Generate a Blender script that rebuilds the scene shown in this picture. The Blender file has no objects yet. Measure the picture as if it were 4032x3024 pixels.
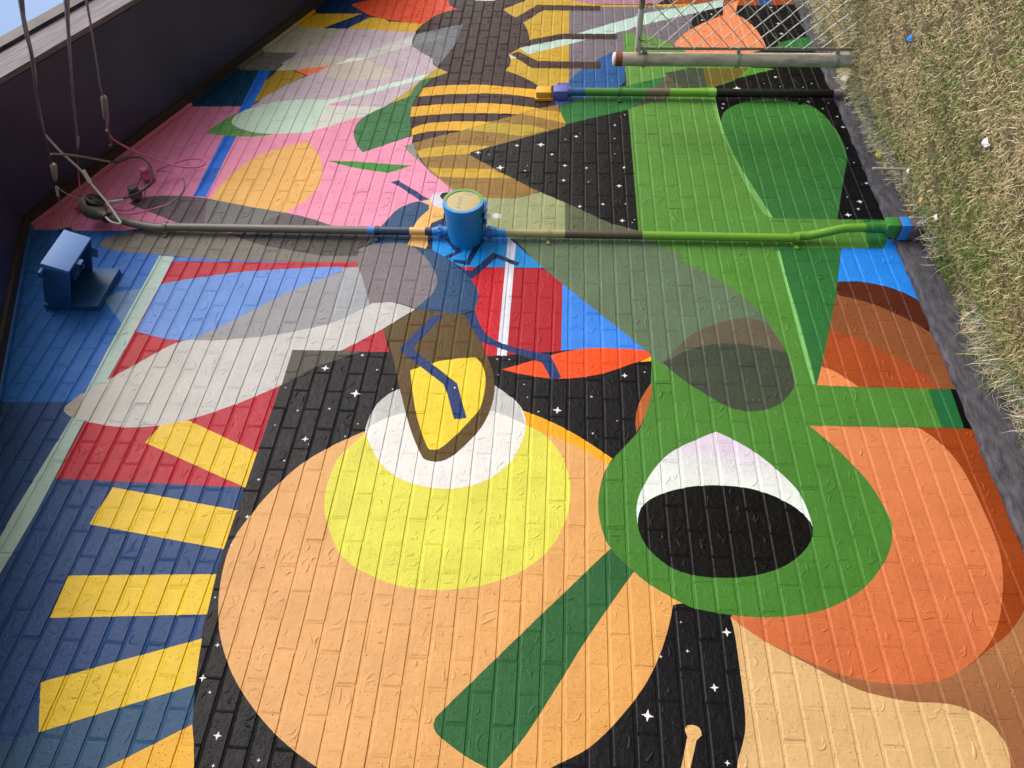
import bpy, bmesh, math, random
import numpy as np
from mathutils import Vector, Matrix
from mathutils.geometry import delaunay_2d_cdt
scene = bpy.context.scene
COL = scene.collection
rng = np.random.default_rng(7)
random.seed(7)

# ------------------------------------------------------------------ camera, world, sun, exposure
CAM_POS = Vector((0.0, -2.9262, 1.963))
ROT = np.array([[0.05747847, 0.75317352, -0.65530594],
                [0.02251692, -0.65720216, -0.75337793],
                [-0.99809279, 0.02854754, -0.05473412]])
cd = bpy.data.cameras.new('camera')
cd.sensor_width = 36.0
cd.lens = 36.0 * 3060.0 / 4032.0
cd.clip_start = 0.05
cd.clip_end = 2000.0
cam = bpy.data.objects.new('camera', cd)
COL.objects.link(cam)
M4 = Matrix([list(ROT[i]) + [CAM_POS[i]] for i in range(3)] + [[0, 0, 0, 1]])
cam.matrix_world = M4
scene.camera = cam

SUN_EL, SUN_AZ = math.radians(41), math.radians(148)     # azimuth clockwise from +y: high, from the far side, through thin cloud
world = bpy.data.worlds.new('World')
scene.world = world
world.use_nodes = True
wn = world.node_tree.nodes
bg = wn['Background']
sky = wn.new('ShaderNodeTexSky')
sky.sky_type = 'NISHITA'
sky.sun_disc = False
sky.sun_elevation = SUN_EL
sky.sun_rotation = SUN_AZ
sky.air_density = 1.0
sky.dust_density = 3.5
sky.ozone_density = 1.0
world.node_tree.links.new(sky.outputs[0], bg.inputs[0])
bg.inputs[1].default_value = 0.15

sl = bpy.data.lights.new('sun', 'SUN')
sl.energy = 0.8
sl.angle = math.radians(58)
sl.color = (1.0, 0.97, 0.93)
sun = bpy.data.objects.new('sun', sl)
COL.objects.link(sun)
sdir = Vector((math.sin(SUN_AZ) * math.cos(SUN_EL), math.cos(SUN_AZ) * math.cos(SUN_EL), math.sin(SUN_EL)))
sun.rotation_euler = (-sdir).to_track_quat('-Z', 'Y').to_euler()
sun.location = (0, -6, 8)

vs = scene.view_settings
vs.view_transform = 'Standard'
vs.look = 'None'
vs.gamma = 1.0
vs.exposure = 0.88
vs.use_curve_mapping = False
scene.render.resolution_x = 1024
scene.render.resolution_y = 768

DATA = {
 'SH': [
  ((0.0049,0.0332,0.1258),[(7.612,4.498,0),(7.611,3.361,0),(6.717,3.237,0),(6.73,4.138,0),(6.465,4.298,0)]),
  ((0.7121,0.4265,0.0244),[(6.413,4.364,0),(6.448,4.294,0),(6.734,4.123,0),(6.736,3.728,0),(6.67,3.636,0),(6.645,3.512,0),(6.584,3.455,0),(6.551,3.16,0),(6.386,3.207,0),(6.451,3.934,0)]),
  ((0.0049,0.0306,0.1288),[(6.459,3.997,0),(6.727,3.726,0),(6.679,3.622,0),(6.445,3.798,0)]),
  ((0.6099,0.5169,0.4451),[(5.974,4.439,0),(6.483,4.216,0),(6.443,3.822,0),(6.384,3.848,0),(6.267,3.901,1),(6.152,3.991,1),(6.072,4.063,1),(6.021,4.1,0),(6.018,4.368,0)]),
  ((0.5446,0.4451,0.5237),[(6.021,4.1,0),(6.072,4.063,1),(6.152,3.991,1),(6.267,3.901,1),(6.384,3.848,0),(6.448,3.823,0),(6.452,3.808,0),(6.394,3.201,0),(6.145,3.113,0),(5.84,2.927,0),(5.781,2.942,0),(5.707,2.99,0),(5.466,3.105,0),(5.191,3.262,0),(5.19,3.664,0),(5.19,3.663,0),(5.075,4.331,0),(5.18,4.252,1),(5.368,4.164,1),(5.514,4.06,1),(5.648,3.934,0),(5.814,3.782,0),(5.839,4.193,0)]),
  ((0.5034,0.49,0.4085),[(5.927,4.463,0),(6.483,4.216,0),(6.443,3.822,0),(6.384,3.848,0),(6.267,3.901,1),(6.152,3.991,1),(6.072,4.063,1),(6.021,4.1,0),(6.018,4.368,0)]),
  ((0.1941,0.1941,0.1865),[(6.024,4.445,0),(6.021,4.1,0),(5.839,4.19,0),(5.729,4.202,0),(5.724,4.553,0)]),
  ((0.0063,0.0559,0.1413),[(5.727,4.554,0),(5.732,4.199,0),(5.575,4.248,0),(5.232,4.246,0),(5.176,4.347,0),(5.171,4.762,0)]),
  ((0.7624,0.2479,0.464),[(5.169,5.013,0),(5.181,4.328,0),(4.573,4.331,0),(4.07,4.32,0),(3.779,4.295,0),(3.696,4.672,0),(3.7,5.242,0),(3.767,5.387,0),(4.115,5.523,0)]),
  ((0.8507,0.2996,0.4769),[(5.088,4.321,0),(5.269,3.652,0),(5.08,3.385,0),(4.807,2.998,0),(4.603,2.983,0),(4.177,2.649,0),(3.805,2.727,0),(3.778,3.204,0),(3.706,3.976,0),(3.788,4.322,0),(4.065,4.315,0)]),
  ((0.0181,0.1647,0.7971),[(5.733,4.346,0),(5.727,4.256,0),(5.575,4.248,0),(5.232,4.246,0),(4.782,4.244,0),(4.575,4.241,0),(4.059,4.232,0),(4.073,4.321,0),(4.573,4.331,0),(4.78,4.336,0),(5.101,4.325,0)]),
  ((0.464,0.2996,0.0268),[(5.728,4.198,0),(5.729,4.085,0),(5.644,3.948,0),(5.55,4.033,1),(5.437,4.111,1),(5.279,4.21,1),(5.232,4.246,0),(5.561,4.248,0)]),
  ((0.6481,0.6175,0.5376),[(5.824,4.175,0),(5.726,4.08,0),(5.728,4.201,0)]),
  ((1.0,0.2139,0.0596),[(5.734,4.071,0),(5.811,3.781,0),(5.648,3.938,0)]),
  ((0.595,0.5446,0.4704),[(5.839,4.19,0),(5.901,4.12,1),(5.96,4.007,1),(5.976,3.876,1),(5.967,3.688,1),(5.908,3.522,1),(5.805,3.386,1),(5.703,3.283,1),(5.624,3.299,1),(5.59,3.407,1),(5.577,3.604,1),(5.589,3.435,1),(5.585,3.541,1),(5.611,3.725,1),(5.717,3.863,0),(5.811,3.781,0),(5.726,4.08,0)]),
  ((0.6025,0.6175,0.5877),[(6.331,3.211,0),(6.16,3.194,0),(5.923,3.539,0),(5.821,3.769,0),(5.952,3.656,0),(6.102,3.474,0)]),
  ((0.9255,0.9064,0.8507),[(5.821,3.769,0),(5.952,3.641,0),(5.923,3.536,0)]),
  ((0.6638,0.6877,0.6327),[(4.815,4.016,0),(4.832,3.823,1),(4.915,3.611,1),(4.977,3.538,1),(5.074,3.383,0),(5.191,3.262,0),(5.203,3.667,0),(5.242,3.688,0),(5.137,3.761,0)]),
  ((0.5731,0.7624,0.6481),[(4.962,4.335,1),(5.025,4.337,1),(5.101,4.311,1),(5.181,4.217,1),(5.248,4.097,1),(5.287,3.899,1),(5.289,3.657,0),(5.138,3.7,0),(4.84,3.726,0),(4.826,3.854,1),(4.817,3.984,1),(4.832,4.12,1),(4.884,4.248,1),(4.926,4.314,1)]),
  ((0.1228,0.3355,0.0855),[(4.816,4.481,0),(4.936,4.431,1),(5.037,4.374,1),(5.095,4.327,0),(5.018,4.341,1),(4.944,4.326,1),(4.878,4.246,1),(4.83,4.119,1),(4.814,3.983,0),(4.779,4.105,1),(4.78,4.237,1),(4.791,4.373,1)]),
  ((0.5877,0.7971,0.6638),[(5.716,2.852,0),(5.744,2.919,0),(5.511,3.309,0),(5.288,3.685,0),(5.222,3.684,0),(5.464,3.273,0),(5.665,2.928,0)]),
  ((0.8236,0.464,0.135),[(4.729,3.728,0),(4.602,3.634,1),(4.455,3.564,1),(4.295,3.529,1),(4.141,3.54,1),(4.023,3.593,1),(3.911,3.684,0),(3.965,3.936,1),(4.045,4.196,0),(4.21,4.171,1),(4.406,4.105,1),(4.576,3.982,1)]),
  ((0.0405,0.2524,0.0306),[(4.489,3.537,0),(4.487,3.34,0),(4.462,3.118,0),(4.448,2.954,0),(4.359,3.101,0),(4.409,3.325,0)]),
  ((0.552,0.3515,0.0252),[(7.324,2.551,0),(7.324,1.931,0),(5.567,1.921,0),(5.524,2.03,0),(5.426,2.178,0),(5.715,2.444,0)]),
  ((0.1779,0.1559,0.1912),[(6.905,1.927,0),(6.908,1.255,0),(6.91,0.817,0),(6.748,0.879,0),(6.198,0.989,0),(5.771,1.487,0),(5.503,1.551,0),(5.525,1.92,0)]),
  ((0.4125,0.2159,0.2961),[(7.404,1.971,0),(7.405,0.816,0),(6.935,1.174,0),(6.934,1.529,1),(6.951,1.767,1),(7.025,1.967,0)]),
  ((0.5841,0.3515,0.0296),[(7.129,2.049,0),(6.997,1.886,0),(6.928,1.648,1),(6.93,1.175,0),(6.946,0.86,0),(6.891,0.865,0),(6.885,1.491,0),(6.877,1.927,0)]),
  ((0.3231,0.0685,0.0144),[(7.405,1.096,0),(7.405,-0.125,0),(6.931,0.008,0),(6.911,0.467,0),(6.954,1.032,0)]),
  ((0.013,0.0782,0.3515),[(7.405,0.255,0),(7.405,0.134,0),(6.921,0.21,0),(6.93,0.31,0)]),
  ((0.4621,0.3515,0.0343),[(5.223,3.247,0),(5.466,3.105,0),(5.707,2.99,0),(5.788,2.943,0),(5.709,2.847,0),(5.629,2.959,0),(5.578,3.037,1),(5.351,3.096,0)]),
  ((0.7454,0.0685,0.016),[(6.906,3.844,0),(6.962,3.796,1),(7.01,3.706,1),(7.164,3.617,0),(7.404,3.036,0),(6.975,2.989,0),(6.9,2.964,1),(6.831,2.896,0),(6.772,2.998,1),(6.665,3.088,1),(6.546,3.151,0),(6.567,3.28,1),(6.618,3.461,1),(6.706,3.635,1),(6.805,3.742,1)]),
  ((0.011,0.0908,0.2961),[(5.594,1.921,0),(5.737,1.845,1),(5.914,1.716,0),(5.975,1.665,1),(6.044,1.592,0),(6.069,1.486,0),(5.614,1.498,0),(5.531,1.537,1),(5.407,1.676,1),(5.339,1.818,0),(5.282,1.931,0)]),
  ((0.1046,0.117,0.4564),[(5.565,2.003,0),(5.567,1.919,0),(5.276,1.92,0),(5.234,2.011,0),(5.348,2.04,0)]),
  ((0.8879,0.402,0.013),[(2.392,2.134,0),(2.378,2.118,0),(2.321,1.989,1),(2.225,1.834,1),(2.107,1.688,0),(2.032,1.73,0),(2.192,2.094,0)]),
  ((0.7454,0.4072,0.162),[(2.157,2.961,0),(2.035,3.105,1),(1.903,3.201,1),(1.754,3.274,1),(1.599,3.324,1),(1.42,3.316,1),(1.254,3.274,1),(1.131,3.214,1),(1.016,3.131,1),(0.898,3.01,1),(0.808,2.889,1),(0.728,2.742,1),(0.666,2.588,1),(0.646,2.297,1),(0.71,2.032,1),(0.775,1.939,1),(0.848,1.807,1),(0.954,1.695,1),(1.092,1.588,1),(1.244,1.514,1),(1.405,1.466,0),(1.412,1.428,0),(1.487,1.553,1),(1.553,1.625,1),(1.642,1.705,1),(1.729,1.742,1),(1.867,1.757,1),(2.007,1.734,1),(2.069,1.706,0),(2.142,1.799,1),(2.216,1.943,1),(2.286,2.099,0),(2.22,2.862,0)],(0.7379,0.3712,0.107),(1.565,2.447),(1.205,1.687)),
  ((0.0262,0.1248,0.0382),[(1.632,1.721,0),(1.711,1.638,0),(1.585,1.535,0),(1.536,1.62,0),(1.255,1.805,1),(1.088,1.904,1),(0.883,2.028,1),(0.766,2.12,0),(0.75,2.124,0),(0.8,2.242,1),(0.867,2.349,0),(0.893,2.365,1),(0.915,2.363,1),(0.948,2.342,1),(1.152,2.158,1),(1.341,1.987,1)]),
  ((0.7305,0.7157,0.0931),[(2.207,2.86,0),(2.113,2.923,1),(2.041,2.961,1),(1.896,2.976,1),(1.768,2.956,1),(1.648,2.899,1),(1.562,2.84,1),(1.495,2.742,1),(1.439,2.59,1),(1.424,2.429,1),(1.444,2.273,1),(1.495,2.132,1),(1.563,2.026,1),(1.661,1.945,1),(1.791,1.894,1),(1.943,1.879,1),(2.093,1.912,1),(2.214,1.986,1),(2.293,2.099,0)]),
  ((0.8148,0.8148,0.7991),[(2.235,2.861,0),(2.162,2.833,1),(2.032,2.748,1),(1.952,2.636,1),(1.911,2.455,1),(1.95,2.285,1),(2.057,2.166,1),(2.191,2.109,1),(2.321,2.097,1),(2.416,2.135,1),(2.473,2.191,1),(2.531,2.257,0),(2.487,2.748,0),(2.389,2.832,1)]),
  ((0.521,0.5457,0.5333),[(2.235,2.861,0),(2.389,2.832,1),(2.487,2.748,0),(2.531,2.257,0),(2.473,2.191,1),(2.416,2.135,1),(2.288,2.097,0),(2.337,2.183,1),(2.368,2.26,0),(2.336,2.701,0),(2.299,2.779,1)]),
  ((0.3968,0.1746,0.0685),[(1.275,1.134,0),(1.684,-0.163,0),(0.708,0.126,0),(0.686,0.528,0),(1.07,0.898,0)],(0.2961,0.117,0.0497),(1.338,0.202),(0.941,0.288)),
  ((0.314,0.0545,0.0097),[(2.346,0.251,0),(2.354,-0.071,0),(1.899,-0.057,0),(1.724,-0.118,0),(1.544,-0.108,0),(1.443,0.1,0),(1.351,0.186,1),(1.286,0.277,1),(1.209,0.387,0),(1.259,0.57,0)]),
  ((0.5972,0.15,0.0513),[(2.339,0.757,0),(2.346,0.251,0),(2.252,0.173,1),(2.133,0.127,1),(1.986,0.108,1),(1.847,0.101,1),(1.743,0.099,1),(1.601,0.126,1),(1.432,0.193,1),(1.316,0.267,1),(1.228,0.364,1),(1.158,0.487,1),(1.132,0.605,1),(1.13,0.717,1),(1.152,0.852,1),(1.204,0.984,1),(1.275,1.134,1),(1.363,1.246,0),(1.444,1.181,0),(1.644,0.713,0),(1.849,0.577,0),(2.076,0.684,0),(2.203,0.727,0)],(0.6939,0.2346,0.0887),(1.141,0.603),(2.259,0.435)),
  ((0.6724,0.4342,0.1946),[(1.363,1.246,0),(1.275,1.134,1),(1.192,0.986,1),(1.123,0.858,1),(1.093,0.782,1),(1.069,0.65,1),(1.067,0.514,1),(1.049,0.438,1),(1.009,0.381,1),(0.958,0.35,1),(0.907,0.344,1),(0.807,0.367,0),(0.74,0.391,1),(0.63,0.743,0),(0.691,1.32,0),(0.839,1.285,0),(0.933,1.248,1),(1.026,1.238,1),(1.139,1.237,1),(1.288,1.238,1)]),
  ((0.7454,0.4564,0.1746),[(0.928,1.461,0),(0.942,1.452,1),(0.945,1.43,1),(0.936,1.409,1),(0.912,1.403,0),(0.893,1.424,0),(0.8,1.454,0),(0.73,1.476,0),(0.729,1.507,0),(0.849,1.471,0),(0.902,1.455,0)]),
  ((0.0612,0.2122,0.0296),[(6.387,1.487,0),(6.364,1.323,1),(6.276,1.18,1),(6.135,1.059,0),(6.074,0.972,0),(5.812,0.51,0),(5.514,0.841,0),(5.368,0.858,0),(5.348,0.853,0),(5.012,0.853,1),(4.627,0.817,1),(4.278,0.746,1),(3.936,0.666,0),(3.939,0.016,0),(3.676,0.042,0),(3.648,0.659,0),(3.582,0.67,0),(3.131,0.684,1),(2.79,0.675,1),(2.596,0.675,0),(2.595,0.002,0),(2.352,-0.0,0),(2.339,0.757,0),(2.206,0.657,1),(2.032,0.559,1),(1.852,0.511,1),(1.776,0.518,1),(1.665,0.565,1),(1.528,0.679,1),(1.435,0.82,1),(1.39,0.949,1),(1.368,1.102,1),(1.373,1.251,1),(1.39,1.369,1),(1.413,1.428,1),(1.487,1.553,1),(1.553,1.625,1),(1.642,1.705,1),(1.729,1.742,1),(1.867,1.757,1),(2.015,1.73,1),(2.103,1.686,1),(2.175,1.634,1),(2.268,1.565,1),(2.363,1.528,1),(2.5,1.494,1),(2.761,1.471,0),(3.793,1.487,0),(4.635,1.5,0),(5.196,1.492,0)],(0.1144,0.2874,0.0513),(1.679,1.542),(5.214,1.103)),
  ((0.0284,0.1683,0.0409),[(5.234,1.997,0),(5.339,1.818,0),(5.407,1.676,1),(5.497,1.552,0),(5.66,1.215,0),(5.508,1.266,0),(5.453,1.344,0),(5.32,1.384,0),(5.222,1.455,0),(5.19,1.489,0),(4.981,1.938,0)]),
  ((0.1022,0.1022,0.0612),[(5.66,1.215,0),(5.725,1.12,0),(5.731,1.197,0),(5.511,1.071,0),(5.362,1.196,0),(5.329,1.211,0),(5.222,1.455,0),(5.32,1.384,0),(5.453,1.344,0),(5.508,1.266,0)]),
  ((0.0497,0.0685,0.0423),[(5.724,1.197,0),(5.813,0.996,0),(5.807,0.899,0),(5.513,0.895,0),(5.497,1.072,0)]),
  ((0.1441,0.1144,0.016),[(5.807,0.899,0),(5.812,0.558,0),(5.64,0.671,1),(5.528,0.819,0),(5.513,0.895,0)]),
  ((0.007,0.007,0.008),[(5.8,0.36,0),(5.654,0.669,0),(5.521,0.84,0),(5.368,0.858,0),(5.017,0.84,0),(5.024,0.435,0),(4.622,0.085,0),(5.88,-0.26,0)]),
  ((0.0844,0.2918,0.0284),[(5.813,0.406,0),(5.797,0.361,0),(5.647,0.67,0),(5.521,0.847,0),(5.542,0.818,0),(5.64,0.671,1),(5.812,0.558,0)]),
  ((0.8714,0.2789,0.117),[(6.189,1.092,0),(6.407,0.971,1),(6.593,0.803,1),(6.723,0.637,0),(6.892,0.617,0),(7.077,0.398,0),(7.133,0.438,0),(6.75,0.534,0),(6.646,0.465,1),(6.478,0.406,1),(6.267,0.372,1),(6.127,0.372,0),(6.033,0.538,0),(6.036,0.975,0)]),
  ((0.4851,0.6724,0.5972),[(6.375,1.868,0),(6.711,1.343,0),(6.728,1.374,0),(6.909,0.895,0),(7.133,0.358,0),(7.405,0.037,0),(7.505,0.102,0),(7.133,0.588,0),(6.892,0.617,0),(6.504,1.384,0),(6.453,1.43,0),(6.373,1.583,0)]),
  ((0.0284,0.1946,0.0395),[(6.112,0.324,0),(6.237,0.232,1),(6.302,0.113,1),(6.335,0.012,0),(6.116,-0.031,0)]),
  ((0.0356,0.162,0.0395),[(4.991,0.856,0),(5.135,0.828,1),(5.242,0.75,1),(5.319,0.63,1),(5.35,0.472,1),(5.324,0.322,1),(5.272,0.201,1),(5.127,0.122,1),(4.927,0.08,1),(4.736,0.07,1),(4.553,0.095,0),(4.326,0.169,1),(3.939,0.286,0),(3.936,0.666,0),(4.278,0.746,1),(4.627,0.817,1)],(0.0497,0.2232,0.0369),(3.962,0.56),(5.335,0.32)),
  ((0.1746,0.4342,0.107),[(5.526,0.883,0),(5.348,0.853,0),(5.012,0.853,1),(4.627,0.817,1),(4.278,0.746,1),(3.936,0.666,0),(3.973,0.715,0),(4.31,0.79,1),(4.701,0.839,1),(5.052,0.881,1)]),
  ((0.0252,0.1559,0.0395),[(3.942,0.133,0),(3.944,0.038,0),(3.673,0.04,0),(3.667,0.166,0)]),
  ((0.0284,0.162,0.0395),[(3.649,0.685,0),(3.665,0.313,0),(3.37,0.394,0),(3.262,0.424,0),(2.984,0.515,0),(2.723,0.608,0),(2.594,0.664,0),(2.596,0.675,0),(2.8,0.677,1),(3.155,0.684,1),(3.6,0.68,0)]),
  ((0.1746,0.4564,0.1274),[(3.624,0.703,0),(3.633,0.68,0),(3.345,0.682,1),(3.155,0.676,1),(2.8,0.673,1),(2.602,0.676,0),(2.601,0.69,0),(2.8,0.697,1),(3.155,0.697,1)]),
  ((0.0232,0.2623,0.8714),[(3.664,0.322,0),(3.669,0.082,0),(3.753,0.04,0),(3.757,-0.097,0),(3.114,-0.065,0),(3.229,0.005,0),(3.297,0.077,1),(3.343,0.164,1),(3.371,0.257,1),(3.376,0.33,1),(3.368,0.407,0)]),
  ((0.0908,0.0194,0.0091),[(3.368,0.407,0),(3.376,0.33,1),(3.371,0.257,1),(3.343,0.164,1),(3.297,0.077,1),(3.229,0.005,0),(2.911,-0.097,0),(3.066,0.091,0),(3.14,0.19,1),(3.209,0.295,1),(3.267,0.436,0)]),
  ((0.2582,0.0844,0.0296),[(3.262,0.437,0),(3.205,0.281,1),(3.136,0.176,1),(3.057,0.077,1),(2.979,0.012,0),(2.601,-0.091,0),(2.594,-0.002,0),(2.59,0.102,0),(2.636,0.565,0),(2.749,0.61,0)]),
  ((0.3613,0.0685,0.0176),[(2.984,0.531,0),(2.942,0.422,1),(2.868,0.322,1),(2.764,0.195,1),(2.694,0.132,1),(2.594,0.094,0),(2.592,0.471,0),(2.648,0.525,1),(2.722,0.623,0)]),
  ((0.7758,0.2542,0.0931),[(2.722,0.623,0),(2.683,0.556,1),(2.592,0.471,0),(2.596,0.671,0)]),
  ((0.0168,0.1384,0.0423),[(2.59,0.139,0),(2.594,0.031,0),(2.35,0.042,0),(2.35,0.144,0)]),
  ((0.006,0.006,0.007),[(2.594,0.031,0),(2.599,-0.091,0),(2.352,-0.081,0),(2.35,0.042,0)]),
  ((0.6867,0.5906,0.7454),[(2.285,1.199,0),(2.24,1.122,1),(2.165,1.027,1),(2.057,0.933,1),(1.953,0.87,1),(1.837,0.849,1),(1.784,0.848,0),(1.612,1.411,0),(1.751,1.587,0),(1.843,1.591,1),(1.923,1.572,1),(2.024,1.522,1),(2.121,1.453,1),(2.19,1.37,1)],(0.7605,0.8308,0.7835),(2.228,1.205),(2.028,1.228)),
  ((0.004,0.004,0.0048),[(1.795,1.587,1),(1.879,1.549,1),(1.945,1.433,1),(1.981,1.266,1),(1.972,1.085,1),(1.917,0.952,1),(1.85,0.875,1),(1.782,0.847,1),(1.692,0.885,1),(1.602,0.987,1),(1.547,1.126,1),(1.53,1.277,1),(1.55,1.425,1),(1.62,1.524,1),(1.705,1.578,1)]),
  ((0.4564,0.117,0.0284),[(2.581,1.483,0),(2.5,1.485,0),(2.363,1.528,1),(2.265,1.571,0),(2.352,1.571,1),(2.449,1.549,1),(2.519,1.516,1)]),
  ((0.0284,0.15,0.552),[(3.714,5.629,0),(3.704,5.325,0),(3.694,4.867,0),(3.716,4.445,0),(3.474,4.243,0),(3.203,4.211,0),(2.346,4.334,0),(2.318,5.041,0)]),
  ((0.0242,0.0685,0.2086),[(2.318,5.041,0),(2.346,4.334,0),(1.894,4.243,0),(1.93,3.352,0),(1.751,3.349,0),(1.453,3.346,1),(1.17,3.319,1),(1.003,3.287,0),(0.854,3.246,0),(0.595,3.151,0),(0.545,4.095,0)]),
  ((0.0356,0.0976,0.2016),[(1.0,3.286,0),(0.801,3.8,0),(0.696,4.067,0),(0.545,4.095,0),(0.595,3.151,0),(0.854,3.246,0)]),
  ((0.4621,0.0242,0.0452),[(3.432,4.228,0),(3.449,3.225,0),(3.454,3.071,0),(3.242,3.006,0),(2.913,2.889,0),(2.744,2.828,0),(2.735,3.079,0),(2.737,3.34,0),(1.88,3.345,0),(1.892,4.242,0),(2.842,4.234,0)]),
  ((0.0497,0.1878,0.6308),[(3.467,4.238,0),(3.46,3.884,0),(3.438,3.508,0),(3.428,4.229,0)]),
  ((0.4342,0.5906,0.5647),[(3.477,4.325,0),(3.469,4.234,0),(3.228,4.229,0),(2.842,4.234,0),(2.236,4.247,0),(1.712,4.244,0),(1.328,4.263,0),(1.325,4.308,0),(1.486,4.345,0),(1.708,4.345,0),(2.253,4.317,0),(2.712,4.327,0)]),
  ((0.159,0.2918,0.5271),[(3.077,4.494,0),(3.142,4.467,1),(3.182,4.327,0),(2.902,4.326,0)]),
  ((0.8148,0.5647,0.0513),[(2.252,3.735,0),(2.076,3.346,0),(1.88,3.345,0),(2.11,3.897,0),(2.232,3.859,0)]),
  ((0.8148,0.5647,0.0513),[(1.856,3.953,0),(1.759,3.341,0),(1.751,3.349,0),(1.568,3.349,0),(1.662,3.979,0),(1.724,3.974,0)]),
  ((0.8308,0.5776,0.0452),[(1.416,3.967,0),(1.452,3.344,0),(1.276,3.328,0),(1.231,3.961,0)]),
  ((0.8308,0.5776,0.0452),[(0.978,3.879,0),(1.176,3.316,0),(0.998,3.284,0),(0.801,3.801,0)]),
  ((0.8469,0.4564,0.0513),[(0.695,3.506,0),(0.772,3.381,1),(0.856,3.248,0),(0.791,3.22,0),(0.595,3.151,0),(0.571,3.611,0)]),
  ((0.305,0.314,0.3419),[(3.361,3.207,0),(3.404,3.116,0),(3.14,2.997,0),(2.97,3.127,0),(2.946,3.122,0),(2.861,3.366,1),(2.818,3.607,1),(2.792,3.851,0),(2.786,3.92,0),(2.902,3.887,0),(3.055,3.675,1),(3.2,3.494,1)]),
  ((0.1384,0.2918,0.7305),[(3.228,4.229,0),(3.334,3.846,1),(3.395,3.407,1),(3.405,3.216,0),(3.332,3.058,0),(3.368,3.209,0),(3.201,3.45,1),(3.006,3.661,1),(2.881,3.795,1),(2.786,3.92,0),(2.791,4.036,0),(2.846,4.227,0)]),
  ((0.3663,0.3916,0.4397),[(3.402,3.206,0),(3.411,3.118,0),(3.127,2.99,0),(3.04,3.013,0),(2.97,3.127,0),(2.962,3.177,0)]),
  ((0.5647,0.5647,0.5647),[(2.304,4.383,0),(2.339,4.371,1),(2.412,4.315,1),(2.498,4.238,1),(2.62,4.123,1),(2.777,3.955,1),(2.795,3.768,1),(2.832,3.527,1),(2.899,3.291,1),(2.976,3.129,1),(3.109,2.983,0),(3.119,2.872,1),(3.068,2.736,0),(2.913,2.889,0),(2.741,3.081,0),(2.737,3.34,0),(2.496,3.336,0),(2.351,3.55,1),(2.251,3.75,1),(2.212,3.89,1),(2.198,4.054,1),(2.225,4.235,1),(2.252,4.325,1),(2.28,4.368,1)]),
  ((0.0802,0.0742,0.063),[(2.739,3.34,0),(2.743,3.081,0),(2.745,2.967,0),(2.627,3.188,0),(2.494,3.335,0)]),
  ((0.3916,0.3663,0.3325),[(2.304,4.383,0),(2.339,4.371,1),(2.402,4.323,1),(2.242,4.301,0),(2.271,4.356,1)]),
  ((0.1119,0.0908,0.117),[(3.978,4.709,0),(4.054,4.621,1),(4.071,4.423,1),(4.048,4.222,0),(3.74,4.133,0),(3.736,4.306,0),(3.789,4.325,0)]),
  ((0.159,0.162,0.1651),[(4.048,4.222,0),(3.974,3.938,1),(3.912,3.674,1),(3.863,3.515,1),(3.79,3.354,0),(3.742,3.285,0),(3.718,4.125,0)]),
  ((0.1144,0.0908,0.1095),[(3.811,3.794,0),(3.912,3.674,0),(3.863,3.515,1),(3.79,3.354,0),(3.742,3.285,0),(3.728,3.781,0)]),
  ((0.1845,0.1714,0.1529),[(3.559,4.732,0),(3.626,4.721,1),(3.681,4.627,1),(3.719,4.446,0),(3.7,3.956,0),(3.734,3.283,0),(3.681,3.065,0),(3.563,3.137,0),(3.452,3.125,0),(3.449,3.225,0),(3.446,3.787,1),(3.458,4.069,1),(3.49,4.362,1),(3.512,4.607,1)]),
  ((0.0704,0.0666,0.063),[(3.692,3.973,0),(3.734,3.283,0),(3.725,3.073,0),(3.507,3.145,0),(3.501,3.339,0),(3.588,3.733,0)]),
  ((0.314,0.3515,0.1746),[(4.177,2.649,0),(4.108,2.454,0),(4.097,2.325,1),(4.11,2.209,1),(4.151,2.136,1),(4.172,2.078,0),(4.097,1.97,0),(4.064,1.928,0),(3.685,1.923,0),(3.697,2.266,0),(3.729,2.273,0),(3.718,2.633,0)]),
  ((0.0999,0.117,0.0685),[(4.064,1.93,0),(3.856,1.647,0),(3.8,1.492,0),(3.698,1.46,0),(3.685,1.925,0)]),
  ((0.1144,0.1746,0.1022),[(3.712,2.248,0),(3.721,1.924,0),(3.713,1.46,0),(3.591,1.242,0),(3.523,1.247,1),(3.433,1.134,1),(3.281,0.989,1),(3.124,0.878,1),(2.951,0.816,1),(2.829,0.789,1),(2.67,0.774,1),(2.577,0.786,1),(2.475,0.863,1),(2.423,0.96,1),(2.417,1.048,1),(2.45,1.139,1),(2.608,1.326,0),(2.761,1.471,0),(3.025,1.694,1),(3.302,1.938,1),(3.538,2.13,0),(3.592,2.159,0)]),
  ((0.1221,0.1046,0.0704),[(2.719,1.419,0),(2.866,1.304,0),(2.948,1.224,1),(3.022,1.087,1),(3.062,0.96,1),(3.03,0.847,0),(2.906,0.807,1),(2.81,0.776,0),(2.839,0.865,1),(2.864,0.987,1),(2.86,1.146,1),(2.805,1.309,0)]),
  ((0.0545,0.0685,0.0467),[(2.717,1.419,0),(2.799,1.309,0),(2.86,1.146,1),(2.864,0.987,1),(2.839,0.865,1),(2.81,0.776,0),(2.67,0.774,1),(2.577,0.786,1),(2.475,0.863,1),(2.423,0.96,1),(2.417,1.048,1),(2.45,1.139,1),(2.608,1.326,0)]),
  ((0.0103,0.2789,0.7454),[(3.716,2.724,0),(3.807,2.643,0),(3.815,2.362,0),(3.729,2.268,0),(3.652,2.219,0),(3.538,2.13,0),(3.437,2.044,0),(3.43,2.526,0),(3.521,2.632,0),(3.578,2.707,0)]),
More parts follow.
